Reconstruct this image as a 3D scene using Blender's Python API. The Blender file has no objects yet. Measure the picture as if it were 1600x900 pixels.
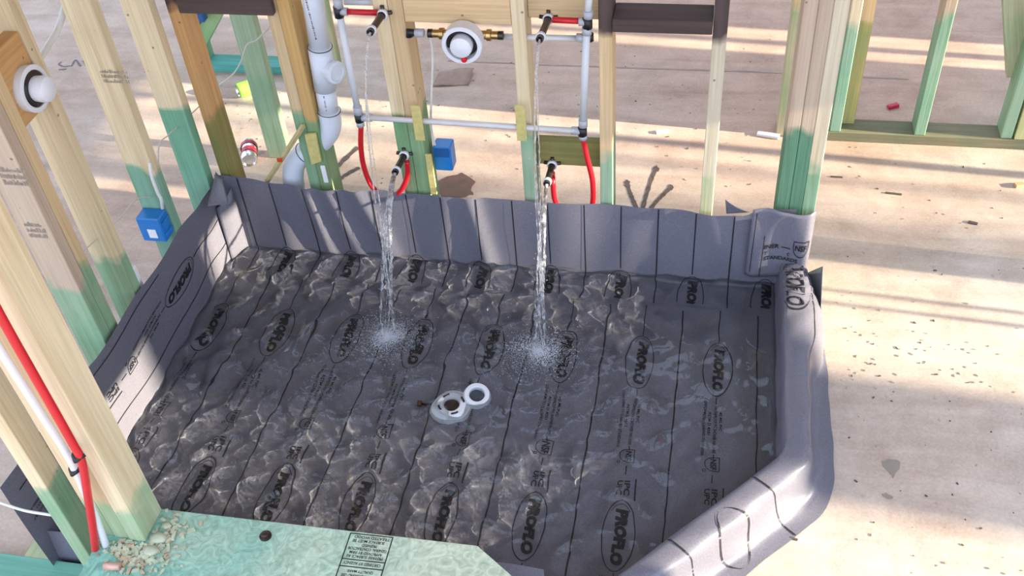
import bpy, bmesh, math, random
import numpy as np
from mathutils import Vector, Matrix

# ------------------------------------------------------------------ camera, light, exposure
S = bpy.context.scene
COL = S.collection
F_PX = 1604.1507
RC = np.array([[0.98158056, 0.17877573, -0.06737095],
               [0.0735649, -0.67913174, -0.73032068],
               [-0.17631736, 0.71191244, -0.67977413]])      # world -> camera (x right, y down, z forward)
CAM = np.array([1.5893, -2.4955, 2.3])

cd = bpy.data.cameras.new('camera')
cam = bpy.data.objects.new('camera', cd); COL.objects.link(cam)
cd.sensor_width = 36.0; cd.lens = F_PX / 1600 * 36.0; cd.clip_start = 0.02; cd.clip_end = 200
m = Matrix.Identity(4)
for i in range(3):
    m[i][0] = RC[0][i]; m[i][1] = -RC[1][i]; m[i][2] = -RC[2][i]; m[i][3] = CAM[i]
cam.matrix_world = m
S.camera = cam

W = bpy.data.worlds.new('sky'); S.world = W; W.use_nodes = True
bgn = W.node_tree.nodes['Background']
bgn.inputs[0].default_value = (0.64, 0.76, 1.0, 1); bgn.inputs[1].default_value = 2.9

sd = bpy.data.lights.new('sun', 'SUN'); sd.energy = 18.5; sd.angle = math.radians(0.5); sd.color = (1.0, 0.88, 0.67)
sun = bpy.data.objects.new('sun', sd); COL.objects.link(sun)
SUN_DIR = Vector((-1, 0.075, -0.25)).normalized()
sun.rotation_euler = SUN_DIR.to_track_quat('-Z', 'Y').to_euler(); sun.location = (8, 0, 3)
try: sd.cycles.is_caustics_light = True
except Exception: pass

S.view_settings.view_transform = 'Standard'; S.view_settings.look = 'None'
S.view_settings.exposure = 0.0; S.view_settings.gamma = 1.0; S.view_settings.use_curve_mapping = False
S.cycles.max_bounces = 10; S.cycles.transparent_max_bounces = 12; S.cycles.transmission_bounces = 8
S.cycles.sample_clamp_indirect = 6.0

random.seed(7); RNG = np.random.default_rng(7)

# ------------------------------------------------------------------ helpers
def at(u, v, axis, val):
    """world point where the sight line of photograph pixel (u, v) meets the plane axis = val"""
    d = RC.T @ np.array([u - 800, v - 450, F_PX]); k = (val - CAM[axis]) / d[axis]
    return CAM + d * k
def AX(u, v, x): return at(u, v, 0, x)
def AY(u, v, y): return at(u, v, 1, y)
def AZ(u, v, z): return at(u, v, 2, z)

def link(name, me, mat=None, parent=None, kind=None):
    o = bpy.data.objects.new(name, me); COL.objects.link(o)
    if mat is not None and me is not None:
        if len(me.materials) == 0: me.materials.append(mat)
    if parent is not None: o.parent = parent
    if kind: o['kind'] = kind
    return o
def empty(name, loc=(0, 0, 0)):
    o = bpy.data.objects.new(name, None); COL.objects.link(o); o.location = loc; o.empty_display_size = 0.05
    return o
def tag(o, label, cat, group=None, kind=None):
    o['label'] = label; o['category'] = cat
    if group: o['group'] = group
    if kind: o['kind'] = kind
    return o
def mesh_py(name, verts, faces, smooth=False):
    me = bpy.data.meshes.new(name)
    me.from_pydata([tuple(map(float, v)) for v in verts], [], [tuple(map(int, f)) for f in faces]); me.update()
    if smooth: me.polygons.foreach_set('use_smooth', [True] * len(me.polygons))
    return me
def bm_mesh(name, bm, smooth=False):
    me = bpy.data.meshes.new(name); bm.to_mesh(me); bm.free()
    if smooth: me.polygons.foreach_set('use_smooth', [True] * len(me.polygons))
    return me
def loc_in(parent, p):
    return Vector(p) - (parent.location if parent is not None else Vector((0, 0, 0)))

def box_mesh(sx, sy, sz, bev=0.0015):
    bm = bmesh.new(); bmesh.ops.create_cube(bm, size=1)
    bmesh.ops.scale(bm, vec=(sx, sy, sz), verts=bm.verts)
    if bev: bmesh.ops.bevel(bm, geom=bm.edges[:], offset=bev, segments=1, affect='EDGES', profile=0.5)
    return bm_mesh('box', bm)
def box(name, lo, hi, mat, parent=None, bev=0.0015, kind=None):
    lo = np.array(lo, float); hi = np.array(hi, float); s = hi - lo; c = (lo + hi) / 2
    o = link(name, box_mesh(*s, bev), mat, parent, kind)
    o.location = loc_in(parent, c)
    return o

def frame(d):
    d = Vector(d).normalized(); a = Vector((0, 0, 1)) if abs(d.z) < 0.9 else Vector((1, 0, 0))
    n = d.cross(a).normalized(); b = n.cross(d).normalized()
    return n, b
def add_tube(V, Fc, pts, rad, seg=10, caps=True):
    pts = [Vector(p) for p in pts]; n = len(pts)
    rads = rad if hasattr(rad, '__len__') else [rad] * n
    base = len(V); prev = None
    for i, p in enumerate(pts):
        d = (pts[min(i + 1, n - 1)] - pts[max(i - 1, 0)]).normalized()
        if prev is None: nrm = frame(d)[0]; b = d.cross(nrm)
        else:
            nrm = (prev - d * prev.dot(d)).normalized(); b = d.cross(nrm)
        prev = nrm
        for k in range(seg):
            a = 2 * math.pi * k / seg
            V.append(p + (nrm * math.cos(a) + b * math.sin(a)) * rads[i])
    for i in range(n - 1):
        for k in range(seg):
            k2 = (k + 1) % seg
            Fc.append((base + i * seg + k, base + i * seg + k2, base + (i + 1) * seg + k2, base + (i + 1) * seg + k))
    if caps:
        Fc.append(tuple(base + k for k in range(seg))[::-1]); Fc.append(tuple(base + (n - 1) * seg + k for k in range(seg)))
def tube(name, pts, rad, mat, parent=None, seg=12, smooth=True, kind=None):
    V, Fc = [], []
    off = parent.location if parent is not None else Vector((0, 0, 0))
    add_tube(V, Fc, [Vector(p) - off for p in pts], rad, seg)
    me = mesh_py(name, V, Fc)
    if smooth:
        me.polygons.foreach_set('use_smooth', [len(p.vertices) == 4 for p in me.polygons])
    return link(name, me, mat, parent, kind)
def spline(pts, n=8):
    P = [np.array(p, float) for p in pts]; P = [2 * P[0] - P[1]] + P + [2 * P[-1] - P[-2]]; out = []
    for i in range(1, len(P) - 2):
        for k in range(n):
            t = k / n; a, b, c, d = P[i - 1:i + 3]
            out.append(0.5 * ((2 * b) + (-a + c) * t + (2 * a - 5 * b + 4 * c - d) * t * t + (-a + 3 * b - 3 * c + d) * t ** 3))
    out.append(P[-2]); return out
def lathe(name, prof, origin, axis, mat, parent=None, seg=28, smooth=True):
    """prof: list of (distance along axis, radius)"""
    ax = Vector(axis).normalized(); n, b = frame(ax); V, Fc = [], []
    og = loc_in(parent, origin)
    for d, r in prof:
        for k in range(seg):
            a = 2 * math.pi * k / seg
            V.append(og + ax * d + (n * math.cos(a) + b * math.sin(a)) * max(r, 1e-5))
    for i in range(len(prof) - 1):
        for k in range(seg):
            k2 = (k + 1) % seg
            Fc.append((i * seg + k, i * seg + k2, (i + 1) * seg + k2, (i + 1) * seg + k))
    me = mesh_py(name, V, Fc)
    if smooth:
        me.polygons.foreach_set('use_smooth', [True] * len(me.polygons))
        try: me.set_sharp_from_angle(angle=math.radians(40))
        except Exception: pass
    return link(name, me, mat, parent)
def sheet(name, fn, us, vs, mat, parent=None, thick=0.0, smooth=True):
    V, Fc = [], []; nu, nv = len(us), len(vs); off = np.array(parent.location) if parent is not None else np.zeros(3)
    for u in us:
        for v in vs: V.append(np.array(fn(u, v)) - off)
    for i in range(nu - 1):
        for j in range(nv - 1):
            Fc.append((i * nv + j, (i + 1) * nv + j, (i + 1) * nv + j + 1, i * nv + j + 1))
    o = link(name, mesh_py(name, V, Fc, smooth), mat, parent)
    if thick:
        md = o.modifiers.new('thick', 'SOLIDIFY'); md.thickness = thick; md.offset = -1
    return o

# ------------------------------------------------------------------ materials
def new_mat(name):
    mt = bpy.data.materials.new(name); mt.use_nodes = True
    nt = mt.node_tree; return mt, nt, nt.nodes['Principled BSDF']
def N(nt, t, **kw):
    n = nt.nodes.new(t)
    for k, v in kw.items():
        if k in n.inputs.keys(): n.inputs[k].default_value = v
        else: setattr(n, k, v)
    return n
def L(nt, a, b): nt.links.new(a, b)
def mix(nt, fac, a, b, mode='MIX'):
    n = nt.nodes.new('ShaderNodeMix'); n.data_type = 'RGBA'; n.blend_type = mode
    for sock, val in ((n.inputs[0], fac), (n.inputs[6], a), (n.inputs[7], b)):
        if hasattr(val, 'is_linked') or hasattr(val, 'links'): L(nt, val, sock)
        elif isinstance(val, (int, float)): sock.default_value = val
        else: sock.default_value = (*val[:3], 1)
    return n.outputs[2]
def ramp(nt, fac, stops):
    n = nt.nodes.new('ShaderNodeValToRGB'); e = n.color_ramp.elements
    while len(e) < len(stops): e.new(0.5)
    for i, (p, c) in enumerate(stops):
        e[i].position = p; e[i].color = (c, c, c, 1) if isinstance(c, (int, float)) else (*c, 1)
    L(nt, fac, n.inputs[0]); return n.outputs[0]
def math_(nt, op, a, b=0.0, c=None):
    n = nt.nodes.new('ShaderNodeMath'); n.operation = op
    for i, v in enumerate((a, b) if c is None else (a, b, c)):
        if hasattr(v, 'links'): L(nt, v, n.inputs[i])
        else: n.inputs[i].default_value = v
    return n.outputs[0]
def plain(name, col, rough=0.5, metal=0.0, spec=0.5, noise=0.0, bump=0.0, scale=40, trans=0.0):
    mt, nt, b = new_mat(name)
    b.inputs['Roughness'].default_value = rough; b.inputs['Metallic'].default_value = metal
    b.inputs['Specular IOR Level'].default_value = spec
    b.inputs['Base Color'].default_value = (*col, 1)
    if trans: b.inputs['Transmission Weight'].default_value = trans
    if noise or bump:
        tc = N(nt, 'ShaderNodeTexCoord'); nz = N(nt, 'ShaderNodeTexNoise', Scale=float(scale), Detail=4.0)
        L(nt, tc.outputs['Object'], nz.inputs['Vector'])
        if noise:
            r = ramp(nt, nz.outputs[0], [(0.3, 1 - noise), (0.7, 1.0)])
            L(nt, mix(nt, 1.0, col, r, 'MULTIPLY'), b.inputs['Base Color'])
        if bump:
            bp = N(nt, 'ShaderNodeBump', Strength=bump, Distance=0.002); L(nt, nz.outputs[0], bp.inputs['Height']); L(nt, bp.outputs[0], b.inputs['Normal'])
    return mt

def wood_mat(name, axis):
    """lumber: colour from obj['tone']; green dip below obj['green_h'], black paint above obj['black_h']"""
    mt, nt, b = new_mat(name)
    tc = N(nt, 'ShaderNodeTexCoord'); oi = N(nt, 'ShaderNodeObjectInfo')
    addv = N(nt, 'ShaderNodeVectorMath', operation='ADD'); L(nt, tc.outputs['Object'], addv.inputs[0])
    mul = N(nt, 'ShaderNodeVectorMath', operation='SCALE'); mul.inputs[0].default_value = (13, 7, 5); L(nt, oi.outputs['Random'], mul.inputs['Scale'])
    L(nt, mul.outputs[0], addv.inputs[1])
    mp = N(nt, 'ShaderNodeMapping'); sc = [26.0, 26.0, 26.0]; sc['xyz'.index(axis)] = 1.2; mp.inputs['Scale'].default_value = sc
    L(nt, addv.outputs[0], mp.inputs[0])
    g1 = N(nt, 'ShaderNodeTexNoise', Scale=1.0, Detail=5.0, Roughness=0.6, Distortion=0.4); L(nt, mp.outputs[0], g1.inputs[0])
    mp2 = N(nt, 'ShaderNodeMapping'); sc = [160.0, 160.0, 160.0]; sc['xyz'.index(axis)] = 4.0; mp2.inputs['Scale'].default_value = sc
    L(nt, addv.outputs[0], mp2.inputs[0])
    g2 = N(nt, 'ShaderNodeTexNoise', Scale=1.0, Detail=2.0); L(nt, mp2.outputs[0], g2.inputs[0])
    big = N(nt, 'ShaderNodeTexNoise', Scale=6.0, Detail=3.0); L(nt, addv.outputs[0], big.inputs[0])
    tone = N(nt, 'ShaderNodeAttribute', attribute_type='OBJECT', attribute_name='tone')
    gh = N(nt, 'ShaderNodeAttribute', attribute_type='OBJECT', attribute_name='green_h')
    bh = N(nt, 'ShaderNodeAttribute', attribute_type='OBJECT', attribute_name='black_h')
    gt = N(nt, 'ShaderNodeAttribute', attribute_type='OBJECT', attribute_name='green_tone')
    grain = ramp(nt, g1.outputs[0], [(0.25, (0.80, 0.72, 0.62)), (0.5, (0.97, 0.96, 0.94)), (0.75, (1.06, 1.06, 1.05))])
    c = mix(nt, 1.0, tone.outputs['Color'], grain, 'MULTIPLY')
    fine = ramp(nt, g2.outputs[0], [(0.3, 0.86), (0.7, 1.05)])
    c = mix(nt, 1.0, c, fine, 'MULTIPLY')
    # knots
    mpk = N(nt, 'ShaderNodeMapping'); sc = [9.0, 9.0, 9.0]; sc['xyz'.index(axis)] = 4.5; mpk.inputs['Scale'].default_value = sc
    L(nt, addv.outputs[0], mpk.inputs[0])
    vo = N(nt, 'ShaderNodeTexVoronoi', Scale=1.0); L(nt, mpk.outputs[0], vo.inputs['Vector'])
    sep = N(nt, 'ShaderNodeSeparateColor'); L(nt, vo.outputs['Color'], sep.inputs[0])
    pick = math_(nt, 'GREATER_THAN', sep.outputs[0], 0.72)
    kn = ramp(nt, vo.outputs['Distance'], [(0.0, 1.0), (0.05, 0.9), (0.11, 0.0)])
    kf = math_(nt, 'MULTIPLY', pick, kn); kf = math_(nt, 'MULTIPLY', kf, 0.75)
    c = mix(nt, kf, c, (0.13, 0.06, 0.025))
    # nail heads and small dents
    mpn = N(nt, 'ShaderNodeMapping'); mpn.inputs['Scale'].default_value = (24.0, 24.0, 24.0); L(nt, addv.outputs[0], mpn.inputs[0])
    vn = N(nt, 'ShaderNodeTexVoronoi', Scale=1.0); L(nt, mpn.outputs[0], vn.inputs['Vector'])
    sepn = N(nt, 'ShaderNodeSeparateColor'); L(nt, vn.outputs['Color'], sepn.inputs[0])
    nf = math_(nt, 'MULTIPLY', math_(nt, 'GREATER_THAN', sepn.outputs[0], 0.70), ramp(nt, vn.outputs['Distance'], [(0.0, 1.0), (0.07, 0.9), (0.11, 0.0)]))
    c = mix(nt, math_(nt, 'MULTIPLY', nf, 0.7), c, (0.08, 0.05, 0.03))
    # green dip
    geo = N(nt, 'ShaderNodeNewGeometry'); sx = N(nt, 'ShaderNodeSeparateXYZ'); L(nt, geo.outputs['Position'], sx.inputs[0])
    wob = math_(nt, 'MULTIPLY_ADD', big.outputs[0], 0.26, -0.13)
    hz = math_(nt, 'ADD', sx.outputs[2], wob)
    d = math_(nt, 'SUBTRACT', gh.outputs['Fac'], hz)
    gm = ramp(nt, math_(nt, 'MULTIPLY_ADD', d, 8.0, 0.5), [(0.35, 0.0), (0.6, 1.0)])
    pale_g = mix(nt, 1.0, gt.outputs['Color'], (1.7, 1.15, 1.3), 'MULTIPLY')
    gcol = mix(nt, ramp(nt, big.outputs[0], [(0.35, 0.0), (0.75, 1.0)]), gt.outputs['Color'], pale_g)
    gcol = mix(nt, 1.0, gcol, grain, 'MULTIPLY'); gcol = mix(nt, 1.0, gcol, fine, 'MULTIPLY')
    gfac = math_(nt, 'MULTIPLY', gm, 0.88)
    c = mix(nt, gfac, c, gcol)
    d2 = math_(nt, 'SUBTRACT', hz, bh.outputs['Fac'])
    bm_ = ramp(nt, math_(nt, 'MULTIPLY_ADD', d2, 14.0, 0.5), [(0.3, 0.0), (0.65, 1.0)])
    blk = mix(nt, g1.outputs[0], (0.008, 0.006, 0.008), (0.13, 0.085, 0.08))
    c = mix(nt, math_(nt, 'MULTIPLY', bm_, 0.97), c, blk)
    L(nt, c, b.inputs['Base Color']); b.inputs['Roughness'].default_value = 0.72; b.inputs['Specular IOR Level'].default_value = 0.25
    bp = N(nt, 'ShaderNodeBump', Strength=0.25, Distance=0.002); L(nt, g2.outputs[0], bp.inputs['Height']); L(nt, bp.outputs[0], b.inputs['Normal'])
    return mt
WOOD = {a: wood_mat('lumber_' + a, a) for a in 'xyz'}
CREAM = (0.75, 0.62, 0.40); TAN = (0.70, 0.51, 0.29); ORANGE = (0.62, 0.36, 0.15); PALE = (0.66, 0.58, 0.42); PINK = (0.55, 0.43, 0.32)
GRN = (0.17, 0.38, 0.22); TEAL = (0.07, 0.36, 0.25); DKG = (0.035, 0.19, 0.11); OLIVE = (0.20, 0.22, 0.07); LTG = (0.38, 0.48, 0.27)
def lumber(name, lo, hi, axis, parent, tone=CREAM, green_h=-9.0, black_h=99.0, green=GRN, bev=0.002, kind=None):
    o = box(name, lo, hi, WOOD[axis], parent, bev, kind)
    j = random.uniform(0.93, 1.06)
    o['tone'] = [t * j for t in tone]; o['green_h'] = float(green_h); o['black_h'] = float(black_h); o['green_tone'] = list(map(float, green))
    return o

def concrete_mat():
    mt, nt, b = new_mat('concrete_slab')
    tc = N(nt, 'ShaderNodeTexCoord')
    n1 = N(nt, 'ShaderNodeTexNoise', Scale=0.9, Detail=6.0, Roughness=0.55); L(nt, tc.outputs['Object'], n1.inputs[0])
    n2 = N(nt, 'ShaderNodeTexNoise', Scale=7.0, Detail=8.0, Roughness=0.65, Distortion=0.3); L(nt, tc.outputs['Object'], n2.inputs[0])
    n3 = N(nt, 'ShaderNodeTexNoise', Scale=120.0, Detail=3.0); L(nt, tc.outputs['Object'], n3.inputs[0])
    mp = N(nt, 'ShaderNodeMapping'); mp.inputs['Scale'].default_value = (1.2, 9.0, 1); mp.inputs['Rotation'].default_value = (0, 0, 0.06); L(nt, tc.outputs['Object'], mp.inputs[0])
    n4 = N(nt, 'ShaderNodeTexNoise', Scale=1.5, Detail=5.0, Distortion=0.5); L(nt, mp.outputs[0], n4.inputs[0])
    c = mix(nt, ramp(nt, n1.outputs[0], [(0.35, 0.0), (0.65, 1.0)]), (0.60, 0.465, 0.37), (0.625, 0.54, 0.46))
    # warm tint painted into the slab for light bounced off the sunlit floor
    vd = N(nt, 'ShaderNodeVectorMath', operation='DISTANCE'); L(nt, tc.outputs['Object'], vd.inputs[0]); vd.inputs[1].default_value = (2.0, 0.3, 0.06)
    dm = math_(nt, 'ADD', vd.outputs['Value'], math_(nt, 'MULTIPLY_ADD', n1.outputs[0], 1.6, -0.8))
    warm_bounce = ramp(nt, math_(nt, 'MULTIPLY', dm, 0.5), [(0.35, 0.85), (0.95, 0.0)])
    c = mix(nt, warm_bounce, c, (0.60, 0.415, 0.315))
    c = mix(nt, 1.0, c, ramp(nt, n2.outputs[0], [(0.3, (0.80, 0.77, 0.75)), (0.55, (1, 1, 1)), (0.75, (1.08, 1.08, 1.08))]), 'MULTIPLY')
    c = mix(nt, 1.0, c, ramp(nt, n4.outputs[0], [(0.3, (0.84, 0.81, 0.80)), (0.6, (1.02, 1.02, 1.02))]), 'MULTIPLY')
    c = mix(nt, 1.0, c, ramp(nt, n3.outputs[0], [(0.3, 0.9), (0.7, 1.06)]), 'MULTIPLY')
    vo = N(nt, 'ShaderNodeTexVoronoi', Scale=3.3); L(nt, tc.outputs['Object'], vo.inputs['Vector'])
    sp = ramp(nt, vo.outputs['Distance'], [(0.0, 1.0), (0.02, 0.7), (0.05, 0.0)])
    c = mix(nt, math_(nt, 'MULTIPLY', sp, 0.5), c, (0.16, 0.12, 0.1))
    L(nt, c, b.inputs['Base Color']); b.inputs['Roughness'].default_value = 0.72; b.inputs['Specular IOR Level'].default_value = 0.3
    hsum = math_(nt, 'ADD', n2.outputs[0], math_(nt, 'MULTIPLY', n3.outputs[0], 0.3))
    bp = N(nt, 'ShaderNodeBump', Strength=0.35, Distance=0.004); L(nt, hsum, bp.inputs['Height']); L(nt, bp.outputs[0], b.inputs['Normal'])
    return mt
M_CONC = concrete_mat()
def liner_mat():
    mt, nt, b = new_mat('grey_vinyl_liner')
    tc = N(nt, 'ShaderNodeTexCoord')
    n1 = N(nt, 'ShaderNodeTexNoise', Scale=5.0, Detail=5.0); L(nt, tc.outputs['Object'], n1.inputs[0])
    n2 = N(nt, 'ShaderNodeTexNoise', Scale=260.0, Detail=2.0); L(nt, tc.outputs['Object'], n2.inputs[0])
    vo = N(nt, 'ShaderNodeTexVoronoi', Scale=55.0); L(nt, tc.outputs['Object'], vo.inputs['Vector'])
    c = mix(nt, n1.outputs[0], (0.140, 0.137, 0.170), (0.170, 0.165, 0.198))
    c = mix(nt, 1.0, c, ramp(nt, n2.outputs[0], [(0.3, 0.82), (0.7, 1.12)]), 'MULTIPLY')
    sp = ramp(nt, vo.outputs['Distance'], [(0.0, 1.0), (0.05, 0.6), (0.12, 0.0)])
    c = mix(nt, math_(nt, 'MULTIPLY', sp, 0.35), c, (0.42, 0.42, 0.42))
    L(nt, c, b.inputs['Base Color']); b.inputs['Roughness'].default_value = 0.36; b.inputs['Specular IOR Level'].default_value = 0.5
    bp = N(nt, 'ShaderNodeBump', Strength=0.12, Distance=0.001); L(nt, n2.outputs[0], bp.inputs['Height']); L(nt, bp.outputs[0], b.inputs['Normal'])
    return mt
M_LINER = liner_mat()
M_PRINT = plain('black_ink', (0.012, 0.011, 0.016), 0.55, noise=0.3, scale=60)
def water_mat():
    mt = bpy.data.materials.new('clear_water'); mt.use_nodes = True; nt = mt.node_tree; nt.nodes.clear()
    o = N(nt, 'ShaderNodeOutputMaterial'); g = N(nt, 'ShaderNodeBsdfGlass', IOR=1.33, Roughness=0.0); g.inputs['Color'].default_value = (0.95, 0.97, 0.97, 1)
    L(nt, g.outputs[0], o.inputs[0]); return mt
M_WATER = water_mat()
def stream_mat():
    mt = bpy.data.materials.new('falling_water'); mt.use_nodes = True; nt = mt.node_tree; nt.nodes.clear()
    o = N(nt, 'ShaderNodeOutputMaterial'); g = N(nt, 'ShaderNodeBsdfGlass', IOR=1.33, Roughness=0.05)
    t = N(nt, 'ShaderNodeBsdfTransparent'); d = N(nt, 'ShaderNodeBsdfTranslucent'); d.inputs[0].default_value = (0.9, 0.92, 0.95, 1)
    d2 = N(nt, 'ShaderNodeBsdfDiffuse'); d2.inputs[0].default_value = (0.9, 0.92, 0.95, 1)
    tc = N(nt, 'ShaderNodeTexCoord'); nz = N(nt, 'ShaderNodeTexNoise', Scale=70.0, Detail=3.0); L(nt, tc.outputs['Object'], nz.inputs[0])
    m0 = N(nt, 'ShaderNodeMixShader'); m0.inputs[0].default_value = 0.5; L(nt, d.outputs[0], m0.inputs[1]); L(nt, d2.outputs[0], m0.inputs[2])
    m1 = N(nt, 'ShaderNodeMixShader'); m1.inputs[0].default_value = 0.45; L(nt, t.outputs[0], m1.inputs[1]); L(nt, g.outputs[0], m1.inputs[2])
    m2 = N(nt, 'ShaderNodeMixShader'); L(nt, ramp(nt, nz.outputs[0], [(0.45, 0.02), (0.66, 0.45)]), m2.inputs[0]); L(nt, m1.outputs[0], m2.inputs[1]); L(nt, m0.outputs[0], m2.inputs[2])
    L(nt, m2.outputs[0], o.inputs[0]); return mt
M_STREAM = stream_mat()
M_PEXW = plain('white_tubing', (0.66, 0.68, 0.70), 0.32, spec=0.5, noise=0.06, scale=30)
M_PEXC = plain('milky_clear_tubing', (0.74, 0.72, 0.70), 0.3, noise=0.06, scale=30, trans=0.1)
M_PEXR = plain('red_tubing', (0.62, 0.012, 0.022), 0.32, noise=0.12, scale=25)
M_BLACK = plain('black_plastic', (0.012, 0.012, 0.014), 0.4, noise=0.2)
M_GREYC = plain('grey_fitting', (0.45, 0.47, 0.50), 0.35, noise=0.1)
M_BRASS = plain('brass', (0.62, 0.42, 0.18), 0.28, metal=1.0, noise=0.25, scale=50)
M_STEEL = plain('dark_steel', (0.10, 0.075, 0.065), 0.38, metal=0.85, noise=0.4, scale=60)
M_CHROME = plain('chrome', (0.75, 0.75, 0.77), 0.12, metal=1.0)
M_PVC = plain('white_pvc', (0.70, 0.74, 0.80), 0.30, noise=0.05, scale=12)
M_CAPW = plain('white_plastic', (0.74, 0.75, 0.78), 0.3, noise=0.04)
M_BLUE = plain('blue_plastic', (0.012, 0.19, 0.55), 0.38, noise=0.12)
M_BLUED = plain('dark_blue_plastic', (0.008, 0.09, 0.28), 0.5)
M_CABLE = plain('white_cable_jacket', (0.72, 0.72, 0.68), 0.45, noise=0.06)
M_WIRE = plain('thin_wire', (0.60, 0.57, 0.48), 0.5)
M_TAGY = plain('yellow_tag', (0.66, 0.56, 0.20), 0.6, noise=0.25, bump=0.2, scale=60)
M_STICK = plain('yellow_stick', (0.62, 0.50, 0.24), 0.7, noise=0.25, scale=50)
M_ALU = plain('aluminium', (0.80, 0.80, 0.82), 0.22, metal=1.0)
M_REDP = plain('red_print', (0.45, 0.02, 0.05), 0.35)
M_GRNP = plain('green_print', (0.25, 0.55, 0.08), 0.35)
M_WHITE = plain('white_sticker', (0.80, 0.80, 0.80), 0.5)
M_STAIN = plain('brown_stain', (0.16, 0.085, 0.055), 0.6, noise=0.3, scale=25)
M_FAINT = plain('grey_stain', (0.34, 0.28, 0.23), 0.8, noise=0.2, scale=30)
M_SPRAY = plain('dark_spray_paint', (0.13, 0.10, 0.085), 0.8, noise=0.5, scale=60)
M_CHALK = plain('grey_marker', (0.22, 0.21, 0.22), 0.8, noise=0.3, scale=60)
M_CHIP = plain('wood_chip', (0.55, 0.43, 0.27), 0.8, noise=0.4, scale=20)
M_DIRT = plain('dirt_crumb', (0.13, 0.10, 0.08), 0.9, noise=0.4, scale=20)
M_SHAV = plain('pale_shavings', (0.56, 0.58, 0.40), 0.8, noise=0.35, bump=0.5, scale=35)
M_COPPER = plain('pinkish_copper', (0.72, 0.42, 0.33), 0.4, metal=0.3, noise=0.2)
M_RUST = plain('rust', (0.17, 0.06, 0.03), 0.7, noise=0.4)
M_HOLE = plain('dark_hole', (0.05, 0.022, 0.015), 0.6, noise=0.4, scale=60)
M_PAPER = plain('kraft_paper', (0.42, 0.30, 0.24), 0.8, noise=0.2)
M_FOAMW = plain('bubble_white', (0.75, 0.78, 0.82), 0.4)

# ------------------------------------------------------------------ the setting: slab, unseen joists and walls that shape the light
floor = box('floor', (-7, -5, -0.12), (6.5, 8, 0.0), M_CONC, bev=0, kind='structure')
ground = box('ground', (-30, -30, -0.3), (40, 40, -0.15), plain('packed_soil', (0.30, 0.24, 0.18), 0.9, noise=0.3, scale=3), bev=0, kind='structure')

M_ADDED_DECK = plain('added_roof_decking', (0.58, 0.48, 0.36), 0.85, noise=0.3, scale=5)
added_ceiling = empty('added_ceiling', (0, 0, 2.75)); added_ceiling['kind'] = 'structure'  # unseen ceiling, added to hold back the sky and vary water reflections
for k in range(11):
    y = -1.80 + k * 0.406
    lumber('added_joist', (-5, y - 0.019, 2.75), (4.3, y + 0.019, 2.985), 'x', added_ceiling, TAN)

box('added_decking', (-5, -1.85, 2.986), (4.3, 2.45, 3.01), M_ADDED_DECK, added_ceiling, bev=0)
# unseen outer wall; its panels and bays are cut to cast the sun stripes
XW = 5.0
def t2y(t, x): return t - 0.075 * x
M_ADDED_SHEATH = plain('added_wall_sheathing', (0.45, 0.36, 0.24), 0.85, noise=0.3, scale=12)
unseen_wall_right = empty('unseen_wall_right', (XW, 0, 0)); unseen_wall_right['kind'] = 'structure'
def panel(t0, t1, z0=0.0, z1=2.55, x=XW, par=unseen_wall_right, name='sheathing_shade_panel'):
    box(name, (x - 0.006, t2y(t0, x), z0), (x + 0.006, t2y(t1, x), z1), M_ADDED_SHEATH, par, bev=0)
panel(1.045, 1.60); panel(1.80, 6.0); panel(0.30, 0.415); panel(-1.85, -1.03)
for t in (1.69, 0.888):
    lumber('stud', (XW - 0.044, t2y(t, XW) - 0.019, 0), (XW + 0.044, t2y(t, XW) + 0.019, 1.5), 'z', unseen_wall_right)  # studs of the unseen wall, placed to cast the sun stripes
for t in (0.165, 0.105):
    box('shade_batten', (XW - 0.01, t2y(t, XW) - 0.008, 0), (XW + 0.01, t2y(t, XW) + 0.008, 1.5), M_ADDED_SHEATH, unseen_wall_right, bev=0)
panel(-1.03, 0.30, 1.46); panel(0.415, 1.045, 1.46); panel(1.60, 1.80, 1.46)
outside_shade_panels = empty('outside_shade_panels', (12, 0, 0)); outside_shade_panels['kind'] = 'structure'  # free-standing panels added out of view to soften the sun band edges
for t0, t1 in ((-0.66, -0.19), (0.735, 0.768)):
    box('sheathing_shade_panel', (11.9, t2y(t0, 12), -0.15), (12.0, t2y(t1, 12), 4.2), M_ADDED_SHEATH, outside_shade_panels, bev=0)

added_far_wall = empty('added_far_wall', (0, 5.6, 0)); added_far_wall['kind'] = 'structure'  # unseen far wall added to cut blue sky and bounce warm light
for k in range(8):
    box('sheathing_shade_panel', (-5.0 + 1.22 * k, 5.6, 0.0), (-5.0 + 1.22 * k + 1.215, 5.612, 2.7), M_ADDED_SHEATH, added_far_wall, bev=0)
for k in range(24):
    x = -4.9 + 0.41 * k; lumber('stud', (x, 5.508, 0), (x + 0.038, 5.597, 2.7), 'z', added_far_wall, (0.70, 0.51, 0.29), 0.5)  # studs of the added unseen far wall

box('sheathing_shade_panel', (38.0, t2y(0.34, 38), -0.15), (38.1, t2y(0.55, 38), 13.0), M_ADDED_SHEATH, outside_shade_panels, bev=0)  # tall thin panel added far out of view for a wide soft shade edge

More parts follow.
